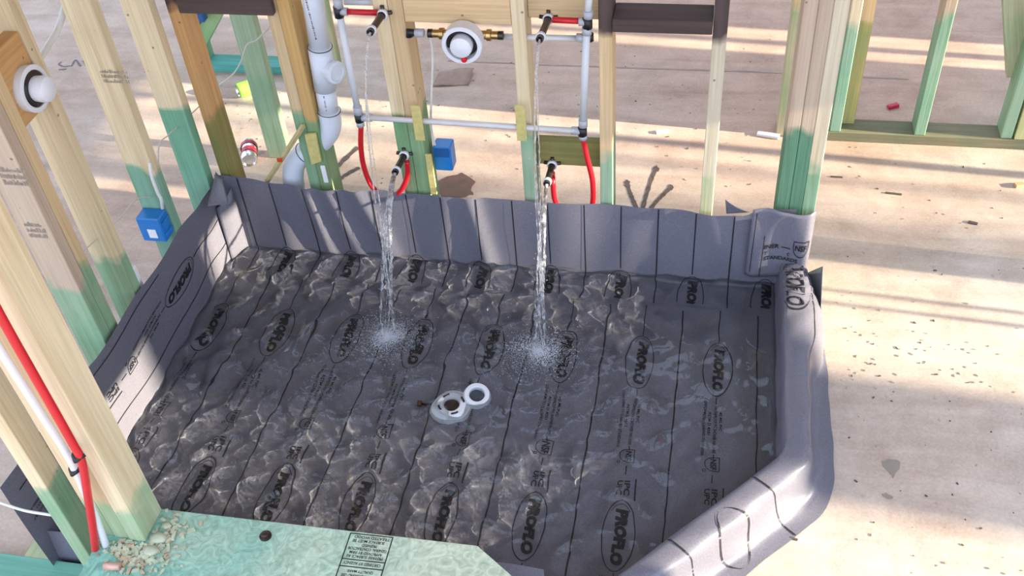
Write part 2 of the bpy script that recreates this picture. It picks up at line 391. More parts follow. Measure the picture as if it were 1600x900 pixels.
# ------------------------------------------------------------------ framing walls
wall_left = empty('wall_left', (-0.05, -0.3, 0)); wall_left['kind'] = 'structure'
XL0, XL1 = -0.094, -0.006
lumber('bottom_plate', (XL0, -1.40, 0), (XL1, 0.10, 0.038), 'y', wall_left, PALE, 9, green=LTG)
def lstud(y_far, tone, gh, z0=0.038, z1=2.75, green=GRN, bh=99):
    return lumber('stud', (XL0, y_far - 0.038, z0), (XL1, y_far, z1), 'z', wall_left, tone, gh, bh, green)
lstud(-0.70, TAN, 0.56); lstud(-0.7395, PINK, 0.56)
lstud(-0.548, CREAM, 0.47); lstud(-0.258, CREAM, 0.58, green=(0.12, 0.36, 0.25)); lstud(-0.006, CREAM, 0.58, green=(0.10, 0.37, 0.24))
lstud(0.585, CREAM, 0.78, z0=0.0, green=(0.22, 0.42, 0.26)); lstud(1.24, LTG, 1.4, z0=0.0, green=LTG)
# grade stamps on two studs
M_STAMP = plain('grey_stamp_ink', (0.36, 0.30, 0.24), 0.8, noise=0.4, scale=120)
def grade_stamp(u0, v0, u1, v1, y, seed):
    rnd = random.Random(seed); V, Fc = [], []
    a, b = AY(u0, v0, y), AY(u1, v1, y)
    for r in range(3):
        x = min(a[0], b[0])
        while x < max(a[0], b[0]):
            w = rnd.uniform(0.001, 0.005); z0 = min(a[2], b[2]) + (r + 0.15) / 3 * abs(a[2] - b[2]); z1 = z0 + abs(a[2] - b[2]) * rnd.uniform(0.12, 0.27); k = len(V)
            V.extend([(x, y, z0), (x + w, y, z0), (x + w, y, z1), (x, y, z1)]); Fc.append((k, k + 1, k + 2, k + 3)); x += w + rnd.uniform(0.001, 0.003)
    link('grade_stamp', mesh_py('grade_stamp', [np.array(v) - np.array(wall_left.location) for v in V], Fc), M_STAMP, wall_left, 'stuff')
grade_stamp(163, 130, 195, 109, -0.297, 1); grade_stamp(8, 290, 34, 262, -0.779, 2); grade_stamp(48, 372, 62, 348, -0.779, 3)
# blocking for the second valve
blk = lumber('blocking', (-0.050, -0.70, 0.99), (-0.012, -0.586, 1.185), 'y', wall_left, ORANGE)

wall_back = empty('wall_back', (0.9, 0.05, 0)); wall_back['kind'] = 'structure'
YB0, YB1 = 0.012, 0.101
lumber('bottom_plate', (0.0, YB0, 0), (1.92, YB1, 0.038), 'x', wall_back, PALE, 9)
def bstud(x0, x1, tone, gh, bh=99.0, green=GRN, y0=YB0, y1=YB1, z1=2.75, z0=0.038):
    return lumber('stud', (x0, y0, z0), (x1, y1, z1), 'z', wall_back, tone, gh, bh, green)
bstud(0.012, 0.050, ORANGE, 0.55, 0.93, OLIVE)
bstud(0.318, 0.356, (0.66, 0.50, 0.29), 0.56, 0.93, GRN, YB0 + 0.004); bstud(0.357, 0.395, (0.62, 0.39, 0.15), 0.56, 0.99, (0.14, 0.33, 0.16))
bstud(0.643, 0.686, CREAM, 0.575, green=(0.12, 0.34, 0.16)); bstud(0.687, 0.730, TAN, 0.575, green=(0.12, 0.34, 0.16))
bstud(1.036, 1.074, CREAM, 0.52, green=(0.22, 0.42, 0.26)); bstud(1.276, 1.314, TAN, 0.50, 0.89, (0.17, 0.41, 0.26))
bstud(1.582, 1.620, PALE, 0.40, 0.89, LTG)
# right end post of three studs
bstud(1.806, 1.8435, PINK, 0.60, green=DKG, y0=0.012); bstud(1.844, 1.8815, PINK, 0.58, green=DKG); bstud(1.882, 1.92, PALE, 0.44, green=GRN)
# horizontal blocking
lumber('blocking', (0.731, 0.012, 0.905), (1.035, 0.05, 0.995), 'x', wall_back, TAN)
lumber('blocking', (1.075, 0.055, 0.905), (1.275, 0.093, 0.99), 'x', wall_back, TAN)
lumber('blocking', (1.075, 0.062, 0.40), (1.275, 0.10, 0.485), 'x', wall_back, OLIVE, 9, green=OLIVE)
lumber('blocking', (0.062, -0.012, 0.925), (0.352, 0.010, 0.985), 'x', wall_back, TAN, black_h=0.5)
lumber('blocking', (1.315, -0.002, 0.90), (1.581, 0.095, 0.938), 'x', wall_back, TAN, black_h=0.5)

wall_front = empty('wall_front', (0.2, -1.33, 0)); wall_front['kind'] = 'structure'
lumber('bottom_plate', (-0.4, -1.372, 0), (1.12, -1.283, 0.04), 'x', wall_front, PALE, 9, green=TEAL)
lumber('stud', (0.150, -1.345, 0.04), (0.188, -1.283, 2.2), 'z', wall_front, CREAM, 0.46, green=GRN)
for i, (x0, x1, tn) in enumerate(((0.282, 0.32, CREAM), (0.321, 0.358, (0.66, 0.48, 0.28)), (0.359, 0.400, CREAM))):
    lumber('stud', (x0, -1.372 + 0.003 * (2 - i), 0.342), (x1, -1.283, 2.2), 'z', wall_front, tn, 0.44, green=(0.30, 0.48, 0.28))
for x in (0.30, 0.70, 1.08):
    lumber('knee_stud', (x, -1.372, 0.04), (x + 0.038, -1.283, 0.264), 'z', wall_front, CREAM, 9)
lumber('knee_plate', (0.29, -1.372, 0.264), (1.13, -1.283, 0.302), 'x', wall_front, CREAM, 9)

wall_rear = empty('wall_rear', (2.4, 0.87, 0)); wall_rear['kind'] = 'structure'
lumber('bottom_plate', (2.0, 0.842, 0), (4.0, 0.935, 0.04), 'x', wall_rear, PALE, 9, green=(0.12, 0.15, 0.08))
for x0, x1, y0, tn, gh, gr in ((1.845, 1.885, 0.86, TAN, 0.50, LTG), (2.035, 2.073, 0.845, PALE, 0.50, (0.16, 0.40, 0.27)), (2.080, 2.125, 0.90, TAN, 0.46, (0.30, 0.33, 0.12)),
                           (2.335, 2.373, 0.845, PINK, 0.50, (0.18, 0.42, 0.27)), (2.635, 2.673, 0.85, PALE, 0.5, (0.20, 0.42, 0.25)), (2.680, 2.72, 0.845, LTG, 9, (0.40, 0.50, 0.22)), (2.724, 2.765, 0.845, LTG, 9, (0.45, 0.52, 0.22))):
    lumber('stud', (x0, y0, 0.0 if x0 < 2 else 0.04), (x1, y0 + 0.088, 2.75), 'z', wall_rear, tn, gh, green=gr)
br = lumber('brace', (-0.045, -0.019, -0.32), (0.045, 0.019, 0.32), 'z', wall_rear, LTG, 9, green=(0.30, 0.42, 0.25))
br.location = loc_in(wall_rear, (2.575, 0.95, 0.56)); br.rotation_euler = (0, math.radians(-16), 0)

wall_hall = empty('wall_hall', (-0.4, 1.2, 0)); wall_hall['kind'] = 'structure'
lumber('bottom_plate', (-0.66, 1.15, 0), (-0.12, 1.24, 0.038), 'x', wall_hall, PALE, 9, green=(0.05, 0.42, 0.38))
lumber('stud', (-0.655, 1.16, 0.038), (-0.60, 1.24, 2.75), 'z', wall_hall, LTG, 9, green=(0.15, 0.42, 0.24))
b2 = lumber('brace', (-0.03, -0.019, -0.16), (0.03, 0.019, 0.16), 'z', wall_hall, LTG, 9, green=(0.22, 0.44, 0.20))
b2.location = loc_in(wall_hall, (-0.53, 1.19, 0.24)); b2.rotation_euler = (0, math.radians(38), 0)

# ------------------------------------------------------------------ shower pan liner
liner = empty('shower_pan_liner', (0.9, -0.6, 0))
tag(liner, 'grey vinyl shower pan liner with black print, folded up the walls and over the curb', 'pan liner')
def sm(a, b, x):
    t = min(max((x - a) / (b - a), 0), 1); return t * t * (3 - 2 * t)
# curb path (centre of the curb top), then its 45-degree leg
CP0, CP1, CP2 = Vector((1.882, 0.0, 0)), Vector((1.882, -0.7725, 0)), Vector((1.02, -1.70, 0))
D1 = (CP2 - CP1).normalized()
def floor_z(x, y):
    return 0.004 + 0.0025 * math.sin(3.1 * x + 1.0) * math.sin(2.7 * y + 0.5) + 0.0012 * math.sin(11 * x + 5 * y)
def floor_fn(x, y): return (x, y, floor_z(x, y))
# floor sheet, clipped along the diagonal curb
xs = np.linspace(0.0, 1.86, 63); V = []; idx = {}; Fc = []
ys = np.linspace(0.0, -1.275, 44)
def inside(x, y):
    n = Vector((-D1.y, D1.x, 0)); d = (Vector((x, y, 0)) - CP1).dot(n)
    return d
sgn = 1 if inside(1.0, -0.5) > 0 else -1
for i in range(len(xs) - 1):
    for j in range(len(ys) - 1):
        c = (xs[i] + xs[i + 1]) / 2, (ys[j] + ys[j + 1]) / 2
        if inside(*c) * sgn < -0.01: continue
        f = []
        for a, b in ((i, j), (i, j + 1), (i + 1, j + 1), (i + 1, j)):
            if (a, b) not in idx:
                idx[(a, b)] = len(V); V.append(np.array(floor_fn(xs[a], ys[b])) - np.array(liner.location))
            f.append(idx[(a, b)])
        Fc.append(f)
floor_sheet = link('floor_sheet', mesh_py('floor_sheet', V, Fc, True), M_LINER, liner)

# back flap: top edge, wrinkles, fold onto the floor as a lap strip
BT_X = [-0.01, 0.02, 0.2, 0.36, 0.58, 0.64, 0.75, 1.0, 1.27, 1.58, 1.72, 1.76, 1.93]
BT_Z = [0.325, 0.325, 0.315, 0.305, 0.312, 0.300, 0.300, 0.300, 0.300, 0.292, 0.290, 0.318, 0.33]
def back_top(x): return float(np.interp(x, BT_X, BT_Z))
WR = [(0.20, 0.05, 0.010, 0.0, 1.0), (0.335, 0.022, 0.016, -0.10, 0.5), (0.43, 0.03, 0.012, -0.22, 0.35), (0.545, 0.03, 0.013, -0.28, 0.6), (0.76, 0.05, 0.010, 0.1, 0.5), (0.885, 0.03, 0.014, -0.15, 1.0), (1.15, 0.08, 0.006, 0.1, 0.5), (1.36, 0.06, 0.008, 0.25, 0.4), (1.58, 0.07, 0.009, 0.35, 1.0), (1.70, 0.05, 0.010, -0.5, 0.4)]
def back_y(x, z):
    y = -0.004 + 0.004 * math.sin(9 * x + 0.7) * sm(0, 0.3, z) - 0.012 * sm(0.16, 0.34, z) * math.sin(3.3 * x)*0.6
    for xc, w, a, sl, bot in WR:
        u = (x - xc - sl * (z - 0.1)) / w
        y -= a * math.exp(-u * u) * (bot + (1 - bot) * sm(0.0, 0.2, z))
    if z < 0.025: y -= 0.02 * (1 - z / 0.025) ** 2
    return min(y, 0.006)
def back_fn(x, v):
    """v in 0..1 up the wall, negative onto the floor (metres)"""
    if v <= 0: return (x, v - 0.024, floor_z(x, v) + 0.0025)
    z = floor_z(x, 0) + 0.0025 + v * back_top(x)
    return (x, back_y(x, z), z)
back_flap = sheet('back_flap', back_fn, np.linspace(-0.004, 1.865, 150), list(np.linspace(-0.105, -0.004, 6)) + list(np.linspace(0.004, 1, 30)), M_LINER, liner)

def left_top(y): return float(np.interp(-y, [0, 0.05, 0.47, 0.6, 0.85, 0.92, 1.3], [0.30, 0.318, 0.337, 0.345, 0.344, 0.352, 0.375]))
def left_x(y, z):
    x = 0.004 + 0.005 * math.sin(7 * y) * sm(0, 0.3, z) + 0.004 * math.sin(17 * y + 8 * z)
    x += 0.016 * math.exp(-((y + 0.035 - 0.12 * z) / 0.03) ** 2) * sm(0.02, 0.12, z) + 0.008 * math.exp(-((y + 0.14 + 0.3 * (z - .2)) / 0.05) ** 2)
    if z < 0.03: x += 0.03 * (1 - z / 0.03) ** 2
    return x
def left_fn(y, v):
    z = floor_z(0, y) + 0.001 + v * left_top(y); return (left_x(y, z), y, z)
left_flap = sheet('left_flap', left_fn, np.linspace(-0.004, -1.30, 90), np.linspace(0, 1, 26), M_LINER, liner)

def front_top(x): return float(np.interp(x, [0, 0.2, 0.27, 0.32, 1.3], [0.13, 0.125, 0.14, 0.27, 0.27]))
def front_fn(x, v): return (x, -1.276 + 0.006 * math.sin(12 * x) + 0.02 * max(0, 1 - v / 0.1) ** 2 + (0.02 * v if x < 0.3 else 0), 0.004 + v * front_top(x))
front_flap = sheet('front_flap', front_fn, np.linspace(0.0, 1.30, 60), np.linspace(0, 1, 10), M_LINER, liner)

# curb wrap swept along the path with a rounded corner
def curb_path():
    pts = [CP0 + (CP1 - CP0) * t for t in np.linspace(0.0, 0.93, 30)]
    a, b = pts[-1], CP1 + D1 * 0.055
    for t in np.linspace(0.12, 0.88, 7): pts.append(a * (1 - t) ** 2 + CP1 * 2 * t * (1 - t) + b * t * t)
    pts += [b + (CP2 - b) * t for t in np.linspace(0.0, 1.0, 38)]
    return pts
CPATH = curb_path()
CPROF = [(-0.060, 0.004), (-0.052, 0.012), (-0.047, 0.04), (-0.043, 0.09), (-0.040, 0.115), (-0.034, 0.129), (-0.024, 0.1345), (0.0, 0.136), (0.020, 0.134), (0.031, 0.127), (0.038, 0.113), (0.042, 0.085), (0.046, 0.05), (0.053, 0.022), (0.066, 0.009), (0.085, 0.005), (0.108, 0.003)]
def curb_pt(s, k, extra=0.0):
    """s in 0..1 along the path, k profile position (float)"""
    f = s * (len(CPATH) - 1); i = min(int(f), len(CPATH) - 2); fr = f - i
    p = CPATH[i].lerp(CPATH[i + 1], fr)
    d0 = (CPATH[i + 1] - CPATH[max(i - 1, 0)]).normalized(); d1 = (CPATH[min(i + 2, len(CPATH) - 1)] - CPATH[i]).normalized()
    d = d0.lerp(d1, fr).normalized(); n = Vector((-d.y, d.x, 0))
    if n.x < 0: n = -n
    j = min(int(k), len(CPROF) - 2); g = k - j
    o = CPROF[j][0] * (1 - g) + CPROF[j + 1][0] * g; z = CPROF[j][1] * (1 - g) + CPROF[j + 1][1] * g
    w = 0.0025 * math.sin(s * 41 + k * 0.8) + 0.0018 * math.sin(s * 93 + k * 1.7)
    near = math.exp(-(s / 0.09) ** 2)
    z += (w * 0.6 + near * 0.006 * math.sin(k * 2.2 + s * 300)) * (1 if 3 < k < 14 else 0.2)
    z -= 0.03 * max(0.0, 1 - abs(s - 0.17) / 0.1) * 0.0
    o += w * 0.5
    if k > 7: o += float(np.interp(k, [7, 9, 11, 12, 13, 16], [0.0, 0.012, 0.040, 0.048, 0.042, 0.004])) * math.exp(-((s - 0.12) / 0.085) ** 4)
    if k > 13: o -= 0.03 * (k - 13) / 3 * math.exp(-((s - 0.0) / 0.16) ** 2)
    q = p + n * o; return Vector((q.x, q.y, max(z, 0.002) + extra))
ss = np.linspace(0, 1, 150); kk = list(np.linspace(0, len(CPROF) - 1, 40))
curb_wrap = sheet('curb_wrap', lambda s, k: curb_pt(s, k), ss, kk, M_LINER, liner)

# folded corner pieces
def tri_sheet(name, pts, mat=M_LINER, bend=0.02, nrm=(0, -1, 0), parent=liner, n=8):
    """a curled ear: quad pts a,b,c,d subdivided and bulged along nrm"""
    a, b, c, d = [Vector(p) for p in pts]; nv = Vector(nrm)
    return sheet(name, lambda u, v: tuple((a.lerp(b, u)).lerp(d.lerp(c, u), v) + nv * bend * math.sin(math.pi * u) * math.sin(math.pi * v * 0.5)), np.linspace(0, 1, n), np.linspace(0, 1, n), mat, parent, thick=0.0012)
o = tri_sheet('corner_fold', [AX(324, 322, 0.05), AX(358, 318, 0.10), AY(346, 274, -0.01), AY(337, 268, -0.012)], nrm=(0.5, -0.8, 0), bend=0.015)
o['label'] = 'folded ear of liner at the far left corner'
tri_sheet('corner_gusset', [(0.045, -0.012, 0.01), (0.012, -0.085, 0.02), (0.012, -0.075, 0.25), (0.055, -0.018, 0.30)], nrm=(0.7, -0.7, 0), bend=0.012)
o = tri_sheet('torn_ear', [AY(1135, 334, -0.012), AY(1172, 332, -0.02), AY(1166, 330, -0.03), AY(1133, 312, -0.01)], nrm=(0, -1, 0.2), bend=0.01)
def patch_fn(u, v):
    x = 1.735 + 0.185 * u + (0.004 * v); z = 0.075 + (0.258 + 0.006 * math.sin(6 * u)) * v
    return (x, -0.020 - 0.006 * math.sin(7 * u + 3 * v) - 0.012 * (1 - v) * u - 0.008 * math.exp(-((u - 0.12 - 0.3 * v) / 0.12) ** 2) + (0.03 * max(0, u - 0.9) * 5), z)
end_patch = sheet('end_patch', patch_fn, np.linspace(0, 1, 22), np.linspace(0, 1, 16), M_LINER, liner, thick=0.0015)
end_patch['label'] = 'printed end piece of liner wrapped round the post foot'
tri_sheet('curb_ear', [AZ(1262, 426, 0.085), AZ(1286, 416, 0.155), AZ(1283, 484, 0.09), AZ(1268, 466, 0.05)], nrm=(-0.7, -0.2, 0.6), bend=-0.008)

# ---------- black print on the liner
_fc = {}
def glyphs(text, bold=0.0, shear=0.0):
    key = (text, bold, shear)
    if key not in _fc:
        cu = bpy.data.curves.new('t', 'FONT'); cu.body = text; cu.size = 1; cu.offset = bold; cu.shear = shear; cu.resolution_u = 3
        o = bpy.data.objects.new('t', cu); COL.objects.link(o)
        me = o.to_mesh(); v = np.array([x.co[:2] for x in me.vertices]); f = [tuple(p.vertices) for p in me.polygons]
        o.to_mesh_clear(); bpy.data.objects.remove(o); bpy.data.curves.remove(cu)
        v -= v.min(0); v /= np.maximum(v.max(0), 1e-6)
        _fc[key] = (v, f)
    return _fc[key]
class Ink:
    """collects flat marks in (a, r): a along the print row, r across it (up of the letters)"""
    def __init__(s): s.v = []; s.f = []
    def text(s, t, a0, a1, r0, r1, bold=0.0, shear=0.0):
        v, f = glyphs(t, bold, shear); b = len(s.v)
        s.v += [(a0 + p[0] * (a1 - a0), r0 + p[1] * (r1 - r0)) for p in v]; s.f += [tuple(i + b for i in q) for q in f]
    def line(s, a0, r0, a1, r1, w, n=None):
        Ln = math.hypot(a1 - a0, r1 - r0); n = n or max(1, int(Ln / 0.03)); nx, ny = -(r1 - r0) / Ln * w / 2, (a1 - a0) / Ln * w / 2
        b = len(s.v)
        for i in range(n + 1):
            t = i / n; a = a0 + (a1 - a0) * t; r = r0 + (r1 - r0) * t
            s.v += [(a + nx, r + ny), (a - nx, r - ny)]
        for i in range(n): s.f.append((b + 2 * i, b + 2 * i + 1, b + 2 * i + 3, b + 2 * i + 2))
    def ring(s, a, r, ra, rr, w, n=40, t0=0.0, t1=1.0):
        b = len(s.v)
        for i in range(n + 1):
            th = 2 * math.pi * (t0 + (t1 - t0) * i / n)
            s.v += [(a + ra * math.cos(th), r + rr * math.sin(th)), (a + (ra - w) * math.cos(th), r + (rr - w) * math.sin(th))]
        for i in range(n): s.f.append((b + 2 * i, b + 2 * i + 1, b + 2 * i + 3, b + 2 * i + 2))
    def build(s, name, fn, parent, clip=None, mat=M_PRINT):
        off = np.array(parent.matrix_world.translation) if parent is not None else np.zeros(3)
        off = np.array(liner.location) if parent in (floor_sheet, back_flap, left_flap, curb_wrap, end_patch) else np.array(parent.location)
        V = [np.array(fn(a, r)) - off for a, r in s.v]
        Fs = [q for q in s.f if clip is None or all(clip(*s.v[i]) for i in q)]
        if not Fs: return None
        used = sorted({i for q in Fs for i in q}); mp = {i: k for k, i in enumerate(used)}
        o = link(name, mesh_py(name, [V[i] for i in used], [[mp[i] for i in q] for q in Fs]), mat, parent); return o
LIFT = 0.0016
def logo(k, a):
    k.ring(a, 0, 0.108, 0.043, 0.0030); k.ring(a - 0.012, 0, 0.085, 0.034, 0.0016, t0=0.38, t1=0.62)
    k.text('PROFLO', a - 0.082, a + 0.088, -0.012, 0.020, bold=0.075, shear=0.15)
def small_print(k, a):
    k.text('WATERPROOF PVC SHOWER PAN LINER', a + 0.145, a + 0.315, -0.003, 0.006, bold=0.012)
    k.text('40 MIL PVC', a + 0.165, a + 0.235, 0.012, 0.020, bold=0.012)
    k.text('ASTM D 4551', a + 0.165, a + 0.25, -0.019, -0.011, bold=0.012)
    k.text('CONFORMS TO CLASSIFIED STANDARDS', a + 0.12, a + 0.325, -0.034, -0.026, bold=0.012)
    k.line(a + 0.112, 0.001, a + 0.138, 0.001, 0.0028); k.line(a + 0.318, 0.001, a + 0.332, 0.001, 0.0028)
def emblem(k, a):
    k.ring(a + 0.352, 0.0, 0.024, 0.024, 0.0022, 24, 0.5, 1.0); k.line(a + 0.328, 0.0, a + 0.328, 0.018, 0.0022); k.line(a + 0.376, 0.0, a + 0.376, 0.018, 0.0022); k.line(a + 0.327, 0.018, a + 0.377, 0.018, 0.0022)
    k.text('NSF', a + 0.334, a + 0.371, -0.008, 0.010, bold=0.03); k.ring(a + 0.375, -0.024, 0.005, 0.005, 0.002, 10)
    k.line(a + 0.388, 0.0, a + 0.415, 0.0, 0.0028)
def codes(k, a):
    k.text('IPC', a + 0.435, a + 0.485, 0.001, 0.016, bold=0.03); k.text('UPC', a + 0.435, a + 0.485, -0.018, -0.003, bold=0.03)
    k.line(a + 0.428, 0.030, a + 0.50, 0.030, 0.004); k.line(a + 0.505, 0.0, a + 0.53 - 0.028, 0.0, 0.0028)
    k.line(a + 0.499, 0, a + 0.505 + 0.0, 0.0, 0.0028)
ROWX = [0.055 + 0.2305 * k for k in range(8)]
def skew(x, y): return -0.055 * max(0.0, 1 - x / 1.3) * max(0.0, (-y - 0.4)) - 0.0
def ffl(x0):
    return lambda a, r: (x0 + r + skew(x0, -a), -a, floor_z(x0 + r, -a) + LIFT)
def fclip(x0):
    def c(a, r):
        x = x0 + r; return 0.135 < a < 1.262 and 0.006 < x < 1.83 and inside(x, -a) * sgn > 0.062
    return c
for i, x0 in enumerate(ROWX):
    k = Ink(); k.line(0.137, 0, 0.275, 0, 0.0030); k.build('row_line', ffl(x0), floor_sheet, fclip(x0))
    for a in (0.385, 0.385 + 0.61):
        for nm, f in (('logo', logo), ('small_print', small_print), ('emblem', emblem), ('code_print', codes)):
            k = Ink(); f(k, a); k.build(nm, ffl(x0), floor_sheet, fclip(x0))
    k = Ink(); k.line(0.118 if i else 0.14, 0.1155, 1.26, 0.1155, 0.0042); k.build('stripe', ffl(x0), floor_sheet, fclip(x0))
# back flap: vertical stripes every 0.115, a cut-off logo at the foot of every second one
def bfl(x0):
    def fn(a, r):                      # a downwards from the top edge in metres
        h = back_top(x0); v = 1 - a / h
        if v <= 0: p = back_fn(x0 + r, a * -1 + h - 0.001)
        else: p = back_fn(x0 + r, v)
        return (p[0], p[1] - (LIFT if v > 0.06 else 0), p[2] + (LIFT if v <= 0.12 else 0))
    return fn
for i in range(16):
    x0 = 0.075 + 0.1152 * i
    if x0 > 1.83: break
    h = back_top(x0); k = Ink()
    if i % 2 == 0:
        k.line(0.004, 0, h + 0.10, 0, 0.0040, 50); k.build('stripe', bfl(x0), back_flap)
    else:
        k.line(0.004, 0, h - 0.045, 0, 0.0036, 40); k.build('row_line', bfl(x0), back_flap)
        k = Ink(); logo(k, h + 0.072); k.build('logo', bfl(x0), back_flap, clip=lambda a, r, h=h: a < h + 0.100)
# left flap
def lfl(z0):
    def fn(a, r):
        y = -a; z = z0 + r; return (left_x(y, z) + LIFT, y, z)
    return fn
lc = lambda a, r: 0.01 < a < 1.27
for a in (0.385, 0.995):
    for nm, f in (('logo', logo), ('small_print', small_print), ('emblem', emblem), ('code_print', codes)):
        k = Ink(); f(k, a); k.v = [(q[0], -q[1]) if False else q for q in k.v]
        k.build(nm, (lambda fn: (lambda a_, r_: fn(a_, -r_)))(lfl(0.205)) if False else (lambda a_, r_: lfl(0.205)(a_, -r_)), left_flap, lc)
k = Ink(); k.line(0.02, 0, 1.26, 0, 0.0034); k.build('stripe', lambda a, r: lfl(0.10 + 0.008 * math.sin(a * 9))(a, r), left_flap)
k = Ink(); k.line(0.02, 0, 0.27, 0, 0.003); k.build('row_line', lfl(0.205), left_flap)
k = Ink(); k.line(0.02, 0, 1.26, 0, 0.003); k.build('stripe', lfl(0.315), left_flap, lambda a, r: a > 0.45)
# end patch print
pf = lambda a, r: tuple(np.array(patch_fn(a, r)) + np.array((0, -0.0028, 0)))
k = Ink(); k.line(0.07, 0.08, 0.07, 0.95, 0.012); k.line(0.24, 0.02, 0.24, 0.63, 0.012); k.build('stripe', pf, end_patch)
k = Ink(); k.text('INER', 0.26, 0.50, 0.44, 0.50, 0.02); k.line(0.53, 0.47, 0.68, 0.47, 0.012); k.text('T', 0.27, 0.31, 0.35, 0.40, 0.02); k.text('C', 0.64, 0.68, 0.35, 0.40, 0.02); k.text('STANDARDS', 0.27, 0.82, 0.27, 0.325, 0.02); k.build('small_print', pf, end_patch)
k = Ink(); k.ring(0.84, 0.50, 0.12, 0.14, 0.012, 24, 0.5, 1.0); k.line(0.72, 0.50, 0.72, 0.60, 0.012); k.line(0.96, 0.50, 0.96, 0.60, 0.012); k.line(0.715, 0.6, 0.965, 0.6, 0.012); k.text('NSF', 0.75, 0.93, 0.46, 0.55, 0.03); k.build('emblem', pf, end_patch)
# curb print: stripes crossing the diagonal leg, one half oval, a smudged logo near the back post
def cfl(a, r): return tuple(curb_pt(a, r, 0.0015))
for s_ in (0.535, 0.655, 0.745, 0.80):
    k = Ink(); k.line(s_, 5.2, s_ - 0.012, 15.9, 0.0018, 26); k.build('stripe', cfl, curb_wrap)
k = Ink(); k.line(0.02, 9.6, 0.40, 9.6, 0.10, 60); k.build('stripe', cfl, curb_wrap)
k = Ink(); k.ring(0.590, 11.0, 0.022, 4.4, 0.0030, 40); k.build('logo', cfl, curb_wrap)
k = Ink(); k.ring(0.735, 5.2, 0.008, 0.9, 0.003, 20); k.build('logo', cfl, curb_wrap)
k = Ink(); k.text('PROFLO', 0.02, 0.115, 5.6, 8.2, 0.03, 0.15); k.ring(0.066, 7.0, 0.06, 2.4, 0.004, 36); k.build('logo', cfl, curb_wrap)

# ------------------------------------------------------------------ standing water with ripples
WZ = 0.036
SPL = [(0.655, -0.375), (1.135, -0.385)]
gx = np.arange(0.006, 1.858, 0.0075); gy = np.arange(-0.012, -1.268, -0.0075)
X, Y = np.meshgrid(gx, gy, indexing='ij')
Z = np.zeros_like(X)
for (sx, sy), ph in zip(SPL, (0.0, 1.3)):
    r = np.hypot(X - sx, Y - sy)
    Z += 0.0026 * np.cos(2 * math.pi * r / 0.062 - ph) * np.exp(-r / 0.35) * np.minimum(1, r / 0.05)
    Z += 0.0012 * np.cos(2 * math.pi * r / 0.034 - 2 * ph) * np.exp(-r / 0.30)
for i in range(60):
    th = RNG.uniform(0, 2 * math.pi); lam = RNG.uniform(0.024, 0.15); ph = RNG.uniform(0, 6.28)
    amp = 0.00055 * (lam / 0.06) ** 0.9
    Z += amp * np.cos(2 * math.pi * (X * math.cos(th) + Y * math.sin(th)) / lam + ph)
damp = 0.35 + 0.65 / (1 + np.exp((X - 1.42) / 0.09))
damp = np.where(Y < -0.85, damp * np.clip(1 + (Y + 0.85) * 0.8, 0.4, 1), damp)
Z *= damp
nx_, ny_ = X.shape; idm = -np.ones(X.shape, int); WV = []; WF = []
ndx, ndy = -D1.y, D1.x
dist = ((X - CP1.x) * ndx + (Y - CP1.y) * ndy) * sgn
ok = dist > 0.040
c = 0
wl = np.zeros(3)
for i in range(nx_):
    for j in range(ny_):
        if ok[i, j]: idm[i, j] = c; c += 1; WV.append((X[i, j], Y[i, j], WZ + Z[i, j]))
for i in range(nx_ - 1):
    for j in range(ny_ - 1):
        q = (idm[i, j], idm[i, j + 1], idm[i + 1, j + 1], idm[i + 1, j])
        if min(q) >= 0: WF.append(q)
water = link('standing_water', mesh_py('standing_water', WV, WF, True), M_WATER)
tag(water, 'clear rippled water standing in the grey shower pan liner', 'water')
if water.data.polygons[0].normal.z < 0: water.data.flip_normals()
try:
    water.cycles.is_caustics_caster = True
    for o in (floor_sheet, back_flap, left_flap, *floor_sheet.children, *back_flap.children): o.cycles.is_caustics_receiver = True
except Exception as e: print('caustics flags', e)

# ------------------------------------------------------------------ drain parts on the pan floor
dr = empty('shower_drain', AZ(706, 637, 0.02)); tag(dr, 'white round drain flange with dark hole in the middle of the pan floor', 'drain')
dc = dr.location.copy(); dc.z = floor_z(dc.x, dc.y)
lathe('flange', [(0.001, 0.022), (0.026, 0.023), (0.030, 0.027), (0.029, 0.042), (0.022, 0.047), (0.018, 0.057), (0.004, 0.060), (0.0, 0.060)], dc, (0, 0, 1), M_CAPW, dr, 36)
lathe('drain_hole', [(0.020, 0.0), (0.020, 0.0222)], dc, (0, 0, 1), M_HOLE, dr, 24)
for a in (0.6, 2.2, 3.7, 5.2):
    n_ = []; f_ = []
    pts = [dc + Vector((0.037 * math.cos(a + t), 0.037 * math.sin(a + t), 0.031)) for t in np.linspace(-0.28, 0.28, 7)]
    tube('bolt_slot', pts, 0.0028, M_BLACK, dr, 6)
d2 = empty('drain_clamp_ring', AZ(745, 622, 0.02)); tag(d2, 'smaller white ring with open centre lying against the drain flange', 'drain ring')
dc2 = d2.location.copy(); dc2.z = floor_z(dc2.x, dc2.y) + 0.004
axr = Vector((0.15, -0.25, 1)).normalized()
lathe('ring', [(0.0, 0.023), (0.030, 0.023), (0.033, 0.026), (0.031, 0.036), (0.016, 0.042), (0.002, 0.043), (0.0, 0.023)], dc2 + Vector((0, 0, 0.006)), axr, M_CAPW, d2, 32)
lathe('ring_shadow_disc', [(0.004, 0.0), (0.004, 0.0228)], dc2 + Vector((0, 0, 0.006)), axr, plain('dark_ring_shade', (0.10, 0.11, 0.14), 0.5), d2, 24).name = 'ring_shade_disc'  # dark disc stands in for the shade in the ring's open centre
rb = empty('rusty_bolt', AZ(658, 632, 0.012)); tag(rb, 'small rusty bolt lying left of the drain flange under water', 'bolt')
p0 = rb.location.copy(); p0.z = floor_z(p0.x, p0.y) + 0.006
